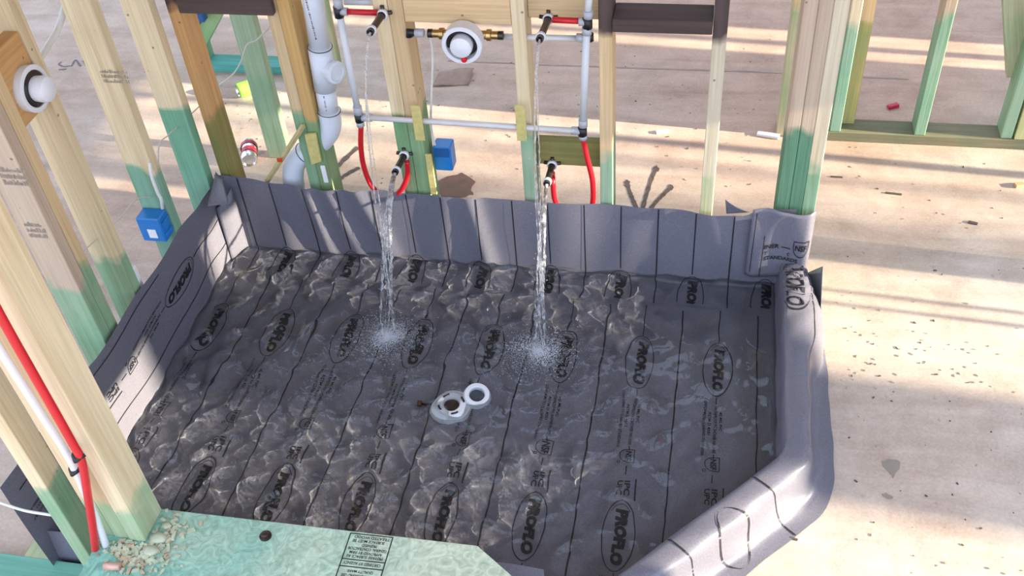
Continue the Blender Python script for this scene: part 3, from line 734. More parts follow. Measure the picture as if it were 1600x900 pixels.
tube('shank', [p0, p0 + Vector((0.045, -0.002, 0.0))], 0.0032, M_STEEL, rb, 8)
lathe('head', [(-0.010, 0.002), (-0.010, 0.010), (0.0, 0.011), (0.002, 0.004)], p0, (1, 0, 0), M_RUST, rb, 10)

# ------------------------------------------------------------------ green board over the knee wall, with its stamp, bolt and debris
board = empty('treated_board', (0.7, -1.4, 0.302)); tag(board, 'green treated plywood board on the low front wall with a black stamp', 'board')
poly = [(0.285, -1.281), (1.155, -1.277), (1.30, -1.380), (1.10, -1.62), (0.285, -1.62)]
bm = bmesh.new()
vb = [bm.verts.new((x - 0.7, y + 1.4, 0.0)) for x, y in poly]; vt = [bm.verts.new((x - 0.7, y + 1.4, 0.040)) for x, y in poly]
bm.faces.new(vt); bm.faces.new(vb[::-1])
for i in range(5):
    j = (i + 1) % 5; bm.faces.new((vb[i], vb[j], vt[j], vt[i]))
bmesh.ops.recalc_face_normals(bm, faces=bm.faces)
bmesh.ops.bevel(bm, geom=[e for e in bm.edges], offset=0.0015, segments=1, affect='EDGES')
def board_mat():
    mt, nt, b = new_mat('green_treated_ply'); tc = N(nt, 'ShaderNodeTexCoord')
    n1 = N(nt, 'ShaderNodeTexNoise', Scale=3.5, Detail=6.0, Distortion=0.8); L(nt, tc.outputs['Object'], n1.inputs[0])
    n2 = N(nt, 'ShaderNodeTexNoise', Scale=30.0, Detail=6.0, Distortion=2.5); L(nt, tc.outputs['Object'], n2.inputs[0])
    sx = N(nt, 'ShaderNodeSeparateXYZ'); L(nt, tc.outputs['Object'], sx.inputs[0])
    f = math_(nt, 'ADD', math_(nt, 'MULTIPLY_ADD', sx.outputs[0], 1.1, 0.45), math_(nt, 'MULTIPLY_ADD', n1.outputs[0], 1.2, -0.6))
    c = mix(nt, ramp(nt, f, [(0.15, 0.0), (0.75, 1.0)]), (0.22, 0.46, 0.36), (0.54, 0.60, 0.44))
    c = mix(nt, 1.0, c, ramp(nt, n2.outputs[0], [(0.3, (0.66, 0.68, 0.62)), (0.55, (1, 1, 1)), (0.7, (1.2, 1.18, 1.12))]), 'MULTIPLY')
    L(nt, c, b.inputs['Base Color']); b.inputs['Roughness'].default_value = 0.7
    bp = N(nt, 'ShaderNodeBump', Strength=0.25, Distance=0.002); L(nt, n2.outputs[0], bp.inputs['Height']); L(nt, bp.outputs[0], b.inputs['Normal'])
    return mt
link('board_panel', bm_mesh('board_panel', bm), board_mat(), board)
BZ = 0.342
# stamp: read from the far side, so it stands on its head here
c00, c10 = AZ(602, 840, BZ), AZ(548, 832, BZ)
sR, sL = AZ(614, 840, BZ), AZ(548, 833, BZ); dR = AZ(597, 900, BZ)
ux = Vector(sR - sL); uy = Vector((0.0, -1.0, 0.0)); o0 = Vector(sL)
def stf(a, r):   # a 0..1 across, r metres towards the camera
    p = o0 + ux * a + uy * r; return (p.x, p.y, BZ + 0.0006)
k = Ink(); wd = ux.length
def sline(a0, r0, a1, r1, w):
    dx, dr_ = (a1 - a0) * wd, r1 - r0; Ln = math.hypot(dx, dr_); nx, ny = -dr_ / Ln * w / 2 / wd, dx / Ln * w / 2; b = len(k.v)
    k.v += [(a0 + nx, r0 + ny), (a0 - nx, r0 - ny), (a1 - nx, r1 - ny), (a1 + nx, r1 + ny)]; k.f.append((b, b + 1, b + 2, b + 3))
for a in (0, 1): sline(a, 0, a, 0.3, 0.0025)
for r in (0, 0.066, 0.084): sline(0, r, 1, r, 0.0025)
for t_, a0, a1, r in (('TREATED WOOD', 0.12, 0.95, 0.004), ('SURFACE MUST BE', 0.10, 0.85, 0.014), ('PREPARED', 0.35, 0.70, 0.024), ('GENERAL CONTRACTOR', 0.05, 0.95, 0.034), ('APPROVED BY FIRM', 0.12, 0.88, 0.044), ('PREPARE SURFACE AS', 0.08, 0.92, 0.054), ('CERTIFIED BY AGENCY', 0.05, 0.92, 0.071), ('QUALITY MARK', 0.2, 0.8, 0.090), ('ABOVE GROUND USE', 0.1, 0.9, 0.102), ('PLYWOOD SHEATHING', 0.1, 0.9, 0.114)):
    v, f = glyphs(t_, 0.015); b = len(k.v)
    k.v += [(a1 - p[0] * (a1 - a0), r + p[1] * 0.0075) for p in v]; k.f += [tuple(i + b for i in q) for q in f]
k.build('stamp_print', stf, board)
pb = Vector(AZ(415, 838, BZ)); lathe('bolt_head', [(0.0, 0.014), (0.003, 0.014), (0.004, 0.010), (0.010, 0.009), (0.012, 0.006), (0.0122, 0.0)], pb, (0, 0, 1), M_STEEL, board, 16)
pb2 = pb + Vector((-0.012, 0.002, 0.0))

def chips(name, spots, mats, smin, smax, flat=0.35):
    """many small wood crumbs joined as one uncountable scatter"""
    V, Fc, mi = [], [], []
    for p in spots:
        s = random.uniform(smin, smax); a = random.uniform(0, math.pi); el = random.uniform(1, 2.6); b = len(V); hgt = s * flat
        pts = [(-el, -0.5), (el, -0.4), (el * 0.8, 0.6), (-el * 0.7, 0.5)]
        for z in (0, hgt):
            for x, y in pts:
                x *= s * 0.5; y *= s * 0.9; V.append((p[0] + x * math.cos(a) - y * math.sin(a), p[1] + x * math.sin(a) + y * math.cos(a), p[2] + z + random.uniform(0, hgt * 0.3)))
        m_ = random.randrange(len(mats))
        for f in ((0, 1, 2, 3), (4, 5, 6, 7), (0, 1, 5, 4), (1, 2, 6, 5), (2, 3, 7, 6), (3, 0, 4, 7)): Fc.append([b + i for i in f]); mi.append(m_)
    me = mesh_py(name, V, Fc)
    for mt in mats: me.materials.append(mt)
    me.polygons.foreach_set('material_index', mi)
    o = link(name, me); o['kind'] = 'stuff'; return o
sp = []
for i in range(330):
    p = AZ(random.gauss(215, 26), random.gauss(862, 20), BZ)
    if p[0] > 0.29 and p[1] > -1.6 and not (p[0] < 0.405 and p[1] > -1.376): sp.append(p)
for i in range(60):
    p = AZ(random.gauss(262, 22), random.gauss(830, 16), BZ)
    if p[0] > 0.41 and p[1] < -1.285: sp.append(p)
o = chips('wood_shavings', sp, [M_SHAV, M_SHAV, M_CHIP], 0.003, 0.009, 0.6); tag(o, 'pale shavings and crumbs heaped round the front stud foot', 'shavings', kind='stuff')
for i, (u, v, rx) in enumerate(((250, 842, 0.022), (236, 862, 0.020), (262, 822, 0.014))):
    p = Vector(AZ(u, v, BZ)); bm = bmesh.new(); bmesh.ops.create_icosphere(bm, subdivisions=2, radius=1)
    for q in bm.verts:
        q.co *= 1 + 0.18 * math.sin(5 * q.co.x + i) * math.cos(4 * q.co.y + 2 * i)
        q.co = Vector((q.co.x * rx, q.co.y * rx * 0.7, max(q.co.z, -0.2) * rx * 0.5 + 0.2 * rx * 0.5))
    o = link('glue_lump', bm_mesh('glue_lump', bm, True), M_SHAV); o.location = p
    tag(o, ['largest hardened glue lump beside the front stud foot', 'hardened glue lump nearest the camera by the stud foot', 'smallest glue lump at the far edge of the green board'][i], 'glue lump')

# ------------------------------------------------------------------ tubing along the front stud
def pexpts(pairs, y): return [AY(u, v, y) for u, v in pairs]
rp = empty('red_water_pipe', AY(120, 700, -1.40)); tag(rp, 'long red water pipe running down the front stud to the green board', 'pipe')
tube('pipe', spline(pexpts([(-70, 360), (0, 492), (60, 598), (112, 690), (128, 722), (138, 780), (147, 840), (153, 905), (156, 960)], -1.405), 8), 0.0088, M_PEXR, rp, 14)
wp = empty('white_water_pipe', AY(120, 740, -1.39)); tag(wp, 'white water pipe beside the red one on the front stud', 'pipe')
tube('pipe', spline(pexpts([(-80, 420), (0, 546), (60, 640), (105, 710), (128, 757), (150, 810), (175, 878)], -1.392), 8), 0.0085, M_CAPW, wp, 14)
for par, (u, v), y in ((rp, (122, 713), -1.405), (wp, (117, 734), -1.392)):
    p = Vector(AY(u, v, y)); tube('clip', [p + Vector((0.014, 0.004, 0.004)), p + Vector((0, -0.012, 0.0)), p + Vector((-0.014, 0.004, -0.006)), p + Vector((-0.016, 0.02, -0.004))], 0.0055, M_BLACK, par, 8)
cs = empty('copper_stub', AZ(176, 886, BZ + 0.008)); tag(cs, 'short pinkish copper pipe stub at the foot of the white pipe', 'pipe stub')
c0 = cs.location.copy(); tube('stub', [c0 + Vector((-0.018, -0.002, 0.002)), c0 + Vector((0.018, 0.003, 0.002))], 0.009, M_COPPER, cs, 14)
dk = empty('liner_gap_strip', (0, 0, 0)); tag(dk, 'dark ribbed strip standing in for liner seen past the white pipe', 'strap')  # strip stands in for the printed liner showing through the stud gap
tube('strip', pexpts([(0, 555), (40, 622), (90, 708), (135, 790)], -1.30), 0.006, plain('ribbed_dark', (0.12, 0.12, 0.17), 0.5, noise=0.8, scale=90), dk, 6)
cb = tube('white_cable', spline(pexpts([(-30, 776), (5, 787), (40, 798), (82, 805)], -1.33), 6), 0.0035, M_CABLE); tag(cb, 'thin white cable curving out of frame at lower left', 'cable')

# ------------------------------------------------------------------ plumbing on the back wall
YP = 0.0
def ypt(u, v, y=YP): return Vector(AY(u, v, y))
def fitting(name, p, d, r, ln, mat, par):
    d = Vector(d).normalized(); return tube(name, [Vector(p) - d * ln / 2, Vector(p) + d * ln / 2], r, mat, par, 12)
pl = empty('water_line_left', ypt(561, 183)); tag(pl, 'left white riser pipe with red branches feeding the left water outlets', 'pipe')
tube('riser', [ypt(524, -30), ypt(528, 10)], 0.010, M_PEXW, pl); tube('riser', [ypt(531, 24), ypt(559, 172)], 0.010, M_PEXW, pl)
for (u, v), (a, b) in (((528, 4), (527, 10)), ((559, 172), (560, 180)),): fitting('collar', ypt(u, v), (0, 0, 1), 0.0135, 0.028, M_GREYC, pl)
fitting('tee', ypt(529, 18), (0, 0, 1), 0.0135, 0.034, M_BLACK, pl); fitting('tee', ypt(561, 184), (0, 0, 1), 0.0135, 0.026, M_BLACK, pl)
fitting('collar', ypt(563, 193), (0, 0, 1), 0.0125, 0.016, M_GREYC, pl); fitting('collar', ypt(573, 184), (1, 0, 0), 0.012, 0.030, M_GREYC, pl); fitting('collar', ypt(538, 18), (1, 0, 0), 0.0115, 0.02, M_GREYC, pl)
tube('red_branch', [ypt(541, 18), ypt(590, 20)], 0.0085, M_PEXR, pl)
tube('red_branch', spline([ypt(564, 196), ypt(564, 230), ypt(569, 262), ypt(582, 292), AY(604, 308, 0.012), AY(624, 300, -0.004), AY(636, 276, -0.008), AY(636, 252, -0.010)], 8), 0.0085, M_PEXR, pl)
tube('upper_feed', [ypt(538, 3, 0.05), ypt(600, 4, 0.06)], 0.009, M_PEXW, pl)
pr = empty('water_line_right', ypt(910, 205)); tag(pr, 'right white riser pipe with red branches feeding the right water outlets', 'pipe')
tube('riser', [ypt(923, -30), ypt(918, 26)], 0.010, M_PEXW, pr); tube('riser', [ypt(917, 44), ypt(911, 190)], 0.0105, M_PEXW, pr)
fitting('collar', ypt(919, 22), (0, 0, 1), 0.0135, 0.022, M_GREYC, pr); fitting('tee', ypt(918, 36), (0, 0, 1), 0.0135, 0.03, M_BLACK, pr); fitting('collar', ypt(917, 48), (0, 0, 1), 0.0135, 0.02, M_GREYC, pr)
fitting('collar', ypt(911, 192), (0, 0, 1), 0.0135, 0.024, M_GREYC, pr); fitting('tee', ypt(910, 205), (0, 0, 1), 0.0135, 0.028, M_BLACK, pr); fitting('collar', ypt(911, 214), (0, 0, 1), 0.0125, 0.014, M_GREYC, pr)
fitting('collar', ypt(900, 204), (1, 0, 0), 0.012, 0.026, M_GREYC, pr); fitting('elbow', ypt(922, 58, 0.012), (0, 0, 1), 0.010, 0.022, M_BLACK, pr); fitting('collar', ypt(908, 59, 0.012), (1, 0, 0), 0.012, 0.026, M_GREYC, pr)
tube('red_branch', [ypt(907, 33), ypt(863, 31)], 0.0085, M_PEXR, pr); fitting('collar', ypt(909, 34), (1, 0, 0), 0.0115, 0.016, M_GREYC, pr)
tube('red_branch', spline([ypt(911, 216), ypt(917, 245), ypt(926, 285), AY(924, 325, 0.012), AY(905, 340, 0.013), AY(880, 336, 0.008), AY(867, 312, 0.0), AY(864, 285, -0.004), AY(863, 270, 0.04)], 8), 0.0085, M_PEXR, pr)
pc = empty('cross_pipe', ypt(740, 195, -0.006)); tag(pc, 'milky cross pipe running level between the left and right risers', 'pipe')
tube('pipe', [ypt(577, 184, -0.003), ypt(740, 194, -0.008), ypt(898, 204, -0.003)], 0.0085, M_PEXC, pc)
tube('upper_pipe', [ypt(782, 57, 0.03), ypt(902, 60, 0.03)], 0.0085, M_PEXC, pc)
for i, (u0, v0, u1, v1) in enumerate(((645, 168, 661, 217), (806, 169, 822, 216))):
    a = AY(u0 + 8, (v0 + v1) / 2, -0.018)
    o = box('nail_plate', (a[0] - 0.015, -0.0195, a[2] - 0.062), (a[0] + 0.015, -0.0175, a[2] + 0.062), M_TAGY, None, 0.0006)
    tag(o, ['yellow nail plate over the cross pipe on the wide middle stud', 'yellow nail plate over the cross pipe on the narrow middle stud'][i], 'nail plate', 'yellow nail plates')
o = box('sunlit_edge', (0.7315, 0.004, 0.30), (0.752, 0.012, 0.455), M_TAGY, None, 0.001); tag(o, 'pale strip painted as sunlight on the foot of the wide middle stud', 'sunlit strip')  # pale strip stands in for sun on the stud's side face

# shower valve
def valve(name, c, axis, label, dp=1.0):
    v = empty(name, c); tag(v, label, 'shower valve'); ax = Vector(axis)
    C0 = Vector(c)
    lathe('plaster_guard', [(0.0, 0.047), (0.0, 0.056), (0.040 * dp, 0.057), (0.042 * dp, 0.055), (0.042 * dp, 0.045), (0.034 * dp, 0.044), (0.010 * dp, 0.043)], C0, ax, M_CAPW, v, 40)
    lathe('valve_body', [(-0.02, 0.028), (0.012, 0.040), (0.020, 0.043), (0.022, 0.030)], C0, ax, M_STEEL, v, 28)
    lathe('test_cap', [(0.018, 0.030), (0.040, 0.032), (0.054, 0.030), (0.060, 0.022), (0.062, 0.0)], C0, ax, M_CAPW, v, 32)
    n, b = frame(ax)
    return v, C0, ax
vA, vc, va = valve('shower_valve', AY(726, 60, 0.0), (0, -1, 0), 'round white shower valve guard between brass fittings under the wood blocking')
for k_ in range(14):
    th = math.radians(20 + k_ * 13)
vpts = [vc + Vector((0.040 * math.cos(t), -0.030, 0.040 * math.sin(t))) for t in np.linspace(-0.35, 3.4, 26)]
tube('black_gasket', vpts, 0.0062, M_BLACK, vA, 8)
lathe('red_tab', [(0, 0.001), (0, 0.009), (0.006, 0.008), (0.007, 0)], vc + Vector((0.004, -0.042, -0.041)), (0, -1, 0), M_PEXR, vA, 12)
for sg in (-1, 1):
    q = vc + Vector((0, 0.012, 0.006))
    lathe('brass_fitting', [(0.045, 0.013), (0.060, 0.013), (0.062, 0.017), (0.074, 0.017), (0.076, 0.012), (0.094, 0.012)], q, (sg, 0, 0), M_BRASS, vA, 14)
    lathe('crimp_ring', [(0.094, 0.0), (0.094, 0.0125), (0.108, 0.0125), (0.108, 0.0)], q, (sg, 0, 0), M_STEEL, vA, 14)
q = vc + Vector((-0.12, 0.012, 0.006)); tube('collar', [q, q + Vector((-0.026, 0, 0))], 0.012, M_GREYC, vA); tube('elbow', [q + Vector((-0.026, 0, 0)), q + Vector((-0.044, 0, 0.002)), q + Vector((-0.044, 0, -0.012))], 0.011, M_BLACK, vA)
vB, vc2, va2 = valve('shower_valve', AX(44, 138, -0.012), (1, 0, 0), 'white valve guard with clear cap under the orange blocking on the left wall', 0.5)
vpts = [vc2 + Vector((0.020, 0.039 * math.cos(t), 0.039 * math.sin(t))) for t in np.linspace(2.3, 4.2, 14)]
tube('black_gasket', vpts, 0.0045, M_BLACK, vB, 8)

# water outlets (nipples through the wall) and their falling water
def outlet(base, tip, label):
    v = empty('water_outlet', base); tag(v, label, 'water outlet', 'capped water outlets'); b, t = Vector(base), Vector(tip); d = (t - b).normalized(); Ln = (t - b).length
    lathe('collar', [(0.0, 0.006), (0.0, 0.016), (0.008, 0.016), (0.012, 0.012)], b, d, M_CAPW, v, 18)
    lathe('nipple', [(0.010, 0.0098), (Ln * 0.80, 0.0098), (Ln * 0.80, 0.0125), (Ln * 0.86, 0.0125)], b, d, M_STEEL, v, 18)
    lathe('end_ring', [(Ln * 0.82, 0.011), (Ln * 0.83, 0.0135), (Ln * 0.90, 0.0135), (Ln * 0.91, 0.010)], b, d, M_CAPW, v, 18)
    lathe('spout', [(Ln * 0.9, 0.0105), (Ln, 0.0105), (Ln, 0.0075), (Ln * 0.93, 0.007)], b, d, M_STEEL, v, 18)
    for sx in (-1, 0, 1):
        tube('mounting_wing', [b + Vector((0, 0.004, 0.0)), b + Vector((0.026 * sx, 0.004, 0.024 if sx == 0 else 0.004))], 0.006, M_STEEL, v, 6)
    return v
def stream(name, pts, r0, r1, label, n_str, spread, seed):
    rnd = random.Random(seed); P = spline(pts, 10); st = empty(name, P[0]); tag(st, label, 'falling water', 'water falling from the outlets')
    V, Fc = [], []; off = st.location; n = len(P)
    for s_ in range(n_str):
        ph, ph2 = rnd.uniform(0, 6.28), rnd.uniform(0, 6.28); q = []; rr = []
        for i, p in enumerate(P):
            t = i / (n - 1); sp_ = spread * (0.12 + t) * (0.8 + 0.4 * rnd.random())
            q.append(Vector(p) - off + Vector((math.cos(ph + 5 * t) * sp_, 0.5 * sp_ * math.sin(ph2 + 4 * t), 0.003 * rnd.uniform(-1, 1))))
            rr.append((r0 * (1 - t) + r1 * t) * rnd.uniform(0.55, 1.25))
        add_tube(V, Fc, q, rr, 7)
    link('strands', mesh_py('strands', V, Fc, True), M_STREAM, st)
    # droplets
    V, Fc = [], []
    for i in range(36):
        t = rnd.uniform(0.25, 1); p = Vector(P[int(t * (n - 1))]) - off + Vector((rnd.gauss(0, 1), rnd.gauss(0, 0.6), rnd.gauss(0, 0.6))) * spread * 1.3 * t
        r = rnd.uniform(0.0010, 0.0022); b = len(V)
        for d in ((1, 0, 0), (-1, 0, 0), (0, 1, 0), (0, -1, 0), (0, 0, 2.0), (0, 0, -2.0)): V.append(p + Vector(d) * r)
        for f in ((0, 2, 4), (2, 1, 4), (1, 3, 4), (3, 0, 4), (2, 0, 5), (1, 2, 5), (3, 1, 5), (0, 3, 5)): Fc.append([b + i_ for i_ in f])
    link('droplets', mesh_py('droplets', V, Fc, True), M_STREAM, st, 'stuff')
    return st
def froth(par, c, R, n, seed):
    rnd = random.Random(seed); V, Fc = [], []; off = par.location
    OC = ((1, 0, 0), (-1, 0, 0), (0, 1, 0), (0, -1, 0), (0, 0, 1), (0, 0, -1)); OF = ((0, 2, 4), (2, 1, 4), (1, 3, 4), (3, 0, 4), (2, 0, 5), (1, 2, 5), (3, 1, 5), (0, 3, 5))
    for i in range(n):
        rr = R * abs(rnd.gauss(0, 0.5)); a = rnd.uniform(0, 6.28); r = rnd.uniform(0.0005, 0.0014)
        p = Vector((c[0] + rr * math.cos(a) * 1.15, c[1] - 0.01 + rr * math.sin(a), WZ + rnd.uniform(-0.004, 0.003) + 0.010 * math.exp(-(rr / R * 2.5) ** 2) * rnd.random())) - off; b = len(V)
        V += [p + Vector(v) * r for v in OC]; Fc += [[b + k for k in f] for f in OF]
    link('froth', mesh_py('froth', V, Fc, True), M_FOAMW, par, 'stuff')
def tip_of(base, ln, dx=0.0, dz=0.0): return Vector(base) + Vector((dx, -ln, dz))
oUL = ypt(598, 22, 0.004); oUR = ypt(857, 29, 0.05); oLL = ypt(632, 242, 0.006); oLR = ypt(863, 257, 0.055)
def tipat(u, v, base): return Vector(AX(u, v, base.x))
tUL, tUR, tLL, tLR = tipat(578, 51, oUL), tipat(843, 62, oUR), tipat(617, 270, oLL), tipat(854, 288, oLR)
print('tips', [tuple(round(c, 3) for c in p) for p in (oUL, tUL, oUR, tUR, oLL, tLL, oLR, tLR)])
outlet(oUL, tUL, 'upper left water outlet on the wide middle stud'); outlet(oUR, tUR, 'upper right water outlet on the wood blocking')
outlet(oLL, tLL, 'lower left water outlet on the green stud foot'); outlet(oLR, tLR, 'lower right water outlet on the green blocking')
def para(t0, end, n=9, v0=0.0):
    t0 = Vector(t0); end = Vector(end); out = []
    for i in range(n):
        s = i / (n - 1); q = s
        out.append(Vector((t0.x + (end.x - t0.x) * q, t0.y + (end.y - t0.y) * q, t0.z + (end.z - t0.z) * (0.12 * q + 0.88 * q * q))))
    return out
eL, eR = (SPL[0][0], SPL[0][1], WZ), (SPL[1][0], SPL[1][1], WZ)
s1 = stream('water_stream', para(tUL, (eL[0] - 0.012, eL[1] + 0.06, WZ)), 0.0034, 0.0016, 'thin stream falling from the upper left outlet', 3, 0.012, 1)
s2 = stream('water_stream', para(tLL, eL), 0.0034, 0.0013, 'broad stream falling from the lower left outlet', 12, 0.019, 2)
s3 = stream('water_stream', para(tUR, (eR[0] - 0.004, eR[1] + 0.05, WZ)), 0.0034, 0.0016, 'thin stream falling from the upper right outlet', 3, 0.010, 3)
s4 = stream('water_stream', para(tLR, eR), 0.0034, 0.0013, 'broad stream falling from the lower right outlet', 11, 0.015, 4)
froth(s2, eL, 0.105, 6500, 5); froth(s4, eR, 0.105, 6500, 6)

# white drain stack
st = empty('drain_stack', ypt(500, 70, 0.05)); tag(st, 'white plastic drain stack with plugged tee and offset elbows between back wall studs', 'drain pipe')
YS = 0.052
def yp(u, v): return ypt(u, v, YS)
tube('pipe', [yp(480, -60), yp(500, 74)], 0.0315, M_PVC, st, 24)
tube('tee', [yp(499, 72), yp(509, 138)], 0.0355, M_PVC, st, 24)
p_t = yp(506, 106); lathe('tee_hub', [(0.0, 0.030), (0.044, 0.030), (0.046, 0.034), (0.060, 0.034), (0.062, 0.026), (0.057, 0.024), (0.057, 0.0)], p_t, (0.86, -0.5, 0.05), M_PVC, st, 24)
tube('pipe', [yp(508, 136), yp(514, 176)], 0.0315, M_PVC, st, 24)
tube('elbow', spline([yp(513, 172), yp(516, 190), yp(514, 204), yp(505, 217), yp(494, 226)], 6), 0.0355, M_PVC, st, 24)
tube('pipe', [yp(500, 221), yp(474, 240)], 0.0315, M_PVC, st, 24)
tube('elbow', spline([yp(482, 235), yp(470, 244), yp(460, 257), yp(458, 275), yp(460, 292)], 6), 0.0355, M_PVC, st, 24)
tube('pipe', [yp(459, 284), (yp(462, 300).x, YS, 0.0)], 0.0315, M_PVC, st, 24)
for u0, v0, rad, dirn in ((500, 73, 0.0362, (0.12, 0, 1)), (514, 173, 0.0362, (0.1, 0, 1)), (476, 239, 0.0362, (0.8, 0, 0.6))):
    c = yp(u0, v0); n, b = frame(dirn); tube('glue_line', [c + (n * math.cos(a) + b * math.sin(a)) * rad for a in np.linspace(0, 2 * math.pi, 25)], 0.0013, M_BLACK, st, 5)
for (ua, va_), (ub, vb_), nn in (((478, 0), (494, 62), 26), ((504, 141), (510, 174), 14)):
    V, Fc = [], []
    for i in range(nn):
        if random.random() < 0.2: continue
        t = (i + 0.1) / nn; t1 = t + random.uniform(0.3, 0.75) / nn
        y_ = YS - 0.0318; a = Vector(AY(ua + (ub - ua) * t, va_ + (vb_ - va_) * t, y_)); b = Vector(AY(ua + (ub - ua) * t1, va_ + (vb_ - va_) * t1, y_))
        k0 = len(V); w = random.uniform(0.0012, 0.003)
        V += [a + Vector((-w, 0, 0)), a + Vector((w, 0, 0)), b + Vector((w, 0, 0)), b + Vector((-w, 0, 0))]; Fc.append([k0, k0 + 1, k0 + 2, k0 + 3])
    V = [v - st.location for v in V]
    link('pipe_print', mesh_py('pipe_print', V, Fc), M_PRINT, st, 'stuff')
# yellow strap and stick by the stack
ys = empty('pipe_strap', ypt(488, 230, -0.002)); tag(ys, 'yellow strap nailed over the drain stack elbow', 'strap')
a, b, c, d = ypt(477, 208, 0.006), ypt(494, 206, 0.006), ypt(503, 250, 0.006), ypt(488, 255, 0.006)
V = [p + Vector((0, dy, 0)) - ys.location for dy in (-0.008, 0.0) for p in (a, b, c, d)]
link('strap_plate', mesh_py('strap_plate', V, [(0, 1, 2, 3), (7, 6, 5, 4), (0, 4, 5, 1), (1, 5, 6, 2), (2, 6, 7, 3), (3, 7, 4, 0)]), M_TAGY, ys)
o = tube('wood_stick', [ypt(474, 196, 0.0), ypt(417, 284, 0.008)], 0.0085, M_STICK, None, 4, smooth=False); tag(o, 'yellow wooden stick leaning left of the drain stack', 'stick')
o = box('red_clip', tuple(ypt(437, 250, -0.01) - Vector((0.009, 0.004, 0.008))), tuple(ypt(437, 250, -0.01) + Vector((0.009, 0.004, 0.008))), plain('orange_red_plastic', (0.6, 0.06, 0.01), 0.4), None, 0.003); tag(o, 'small orange clip on the yellow wooden stick', 'clip')
o = box('white_strip', tuple(ypt(507, 272, 0.004) - Vector((0.008, 0.003, 0.034))), tuple(ypt(507, 272, 0.004) + Vector((0.008, 0.003, 0.034))), M_WHITE, None, 0.002); tag(o, 'short white strip on the stud below the drain stack', 'strip')

# ------------------------------------------------------------------ electrical
def jbox(lo, hi, label, face):
    e = empty('junction_box', [(lo[i] + hi[i]) / 2 for i in range(3)]); tag(e, label, 'electrical box', 'blue electrical boxes')
    box('box_body', lo, hi, M_BLUE, e, 0.004); return e
j1 = jbox((-0.090, -0.352, 0.335), (-0.012, -0.297, 0.425), 'blue electrical box with white sticker on the left wall stud', 0)
box('sticker', (-0.062, -0.3535, 0.352), (-0.035, -0.352, 0.385), M_WHITE, j1, 0)
for zc in (0.36, 0.40): box('box_ear', (-0.012, -0.345, zc - 0.006), (-0.006, -0.305, zc + 0.006), M_BLUE, j1, 0.001)
o = tube('white_cable', spline([AX(234, 254, -0.004), AX(237, 275, 0.0), AX(246, 300, 0.0), AX(252, 312, 0.0), AX(254, 326, -0.02)], 8), 0.0048, M_CABLE); tag(o, 'short white cable entering the blue box on the left stud', 'cable')
j2 = jbox((-0.090, -0.60, 0.30), (-0.02, -0.588, 0.43), 'blue electrical box edge showing behind the second left stud', 0)
j2.location = (0, 0, 0)
for ch in j2.children: ch.location = (-0.045, -0.535, 0.345); ch.data = box_mesh(0.06, 0.03, 0.10, 0.003)
j3 = jbox((0.745, 0.045, 0.365), (0.803, 0.10, 0.455), 'blue electrical box beside the wide middle stud', 0)
box('box_opening', (0.752, 0.043, 0.42), (0.797, 0.046, 0.452), M_BLUED, j3, 0)
o = tube('white_cable', spline([ypt(673, 58, 0.03), ypt(676, 90, 0.04), ypt(674, 150, 0.05), ypt(674, 200, 0.055), ypt(682, 235, 0.06), ypt(688, 252, 0.06)], 8), 0.0036, M_CABLE); tag(o, 'white cable dropping beside the wide middle stud to its blue box', 'cable')
o = tube('white_cable', spline([AX(108, -20, -0.12), AX(101, 10, -0.12), AX(92, 42, -0.12), AX(76, 70, -0.11), AX(60, 95, -0.09)], 8), 0.0085, M_CABLE); tag(o, 'thick white cable looping behind the left studs at the top', 'cable')
o = tube('thin_wire', spline([AX(130, 392, -0.05), AX(165, 362, -0.05), AX(190, 338, -0.05), AX(212, 312, -0.05), AX(246, 298, -0.05), AX(248, 230, -0.05), AX(262, 212, -0.05), AX(286, 190, -0.05), AX(318, 160, -0.05)], 6), 0.0020, M_WIRE); tag(o, 'thin pale wire threaded through the left wall studs', 'wire')
o = tube('thin_wire', spline([AY(338, 136, 0.3), AY(362, 118, 0.3), AY(376, 98, 0.3), AY(386, 70, 0.3), AY(402, 62, 0.3), AY(424, 38, 0.3), AY(430, 22, 0.3)], 6), 0.0026, M_WIRE); tag(o, 'thin pale wire hanging behind the orange corner studs', 'wire')
o = box('junction_box', tuple(AY(312, 25, 1.13) - np.array((0.025, 0.02, 0.02))), tuple(AY(312, 25, 1.13) + np.array((0.025, 0.02, 0.02))), M_BLUED, None, 0.003); tag(o, 'dark blue box under the black block in the far left corner', 'electrical box')

# ------------------------------------------------------------------ litter on the slab
def can(name, p, ax, mat, label, crush):
    e = empty(name, p); tag(e, label, 'can'); P0 = Vector(p)
    o = lathe('can_body', [(0.0, 0.026), (0.004, 0.0325), (0.02, 0.033), (0.05, 0.033 - crush), (0.085, 0.033), (0.100, 0.033), (0.112, 0.027)], P0, ax, mat, e, 24)
    lathe('can_end', [(-0.001, 0.0265), (0.002, 0.024), (0.006, 0.022), (0.004, 0.0)], P0, ax, M_ALU, e, 24)
    lathe('can_rim', [(0.110, 0.0275), (0.115, 0.027), (0.112, 0.024), (0.109, 0.0)], P0, ax, M_ALU, e, 24)
    return e
c1 = AZ(371, 142, 0.033); can('drink_can', c1, (0.75, 0.66, 0.0), M_GRNP, 'green and silver drink can lying behind the back wall', 0.002)
c2 = AZ(389, 251, 0.033); e2 = can('drink_can', c2, (-0.35, 0.93, 0.0), M_ALU, 'crushed silver drink can with red stripes near the corner studs', 0.008)
lathe('red_stripe', [(0.03, 0.0325), (0.05, 0.0275), (0.062, 0.030)], Vector(c2), (-0.35, 0.93, 0), M_REDP, e2, 24)
lathe('red_stripe', [(0.078, 0.0331), (0.095, 0.0334)], Vector(c2), (-0.35, 0.93, 0), M_REDP, e2, 24)

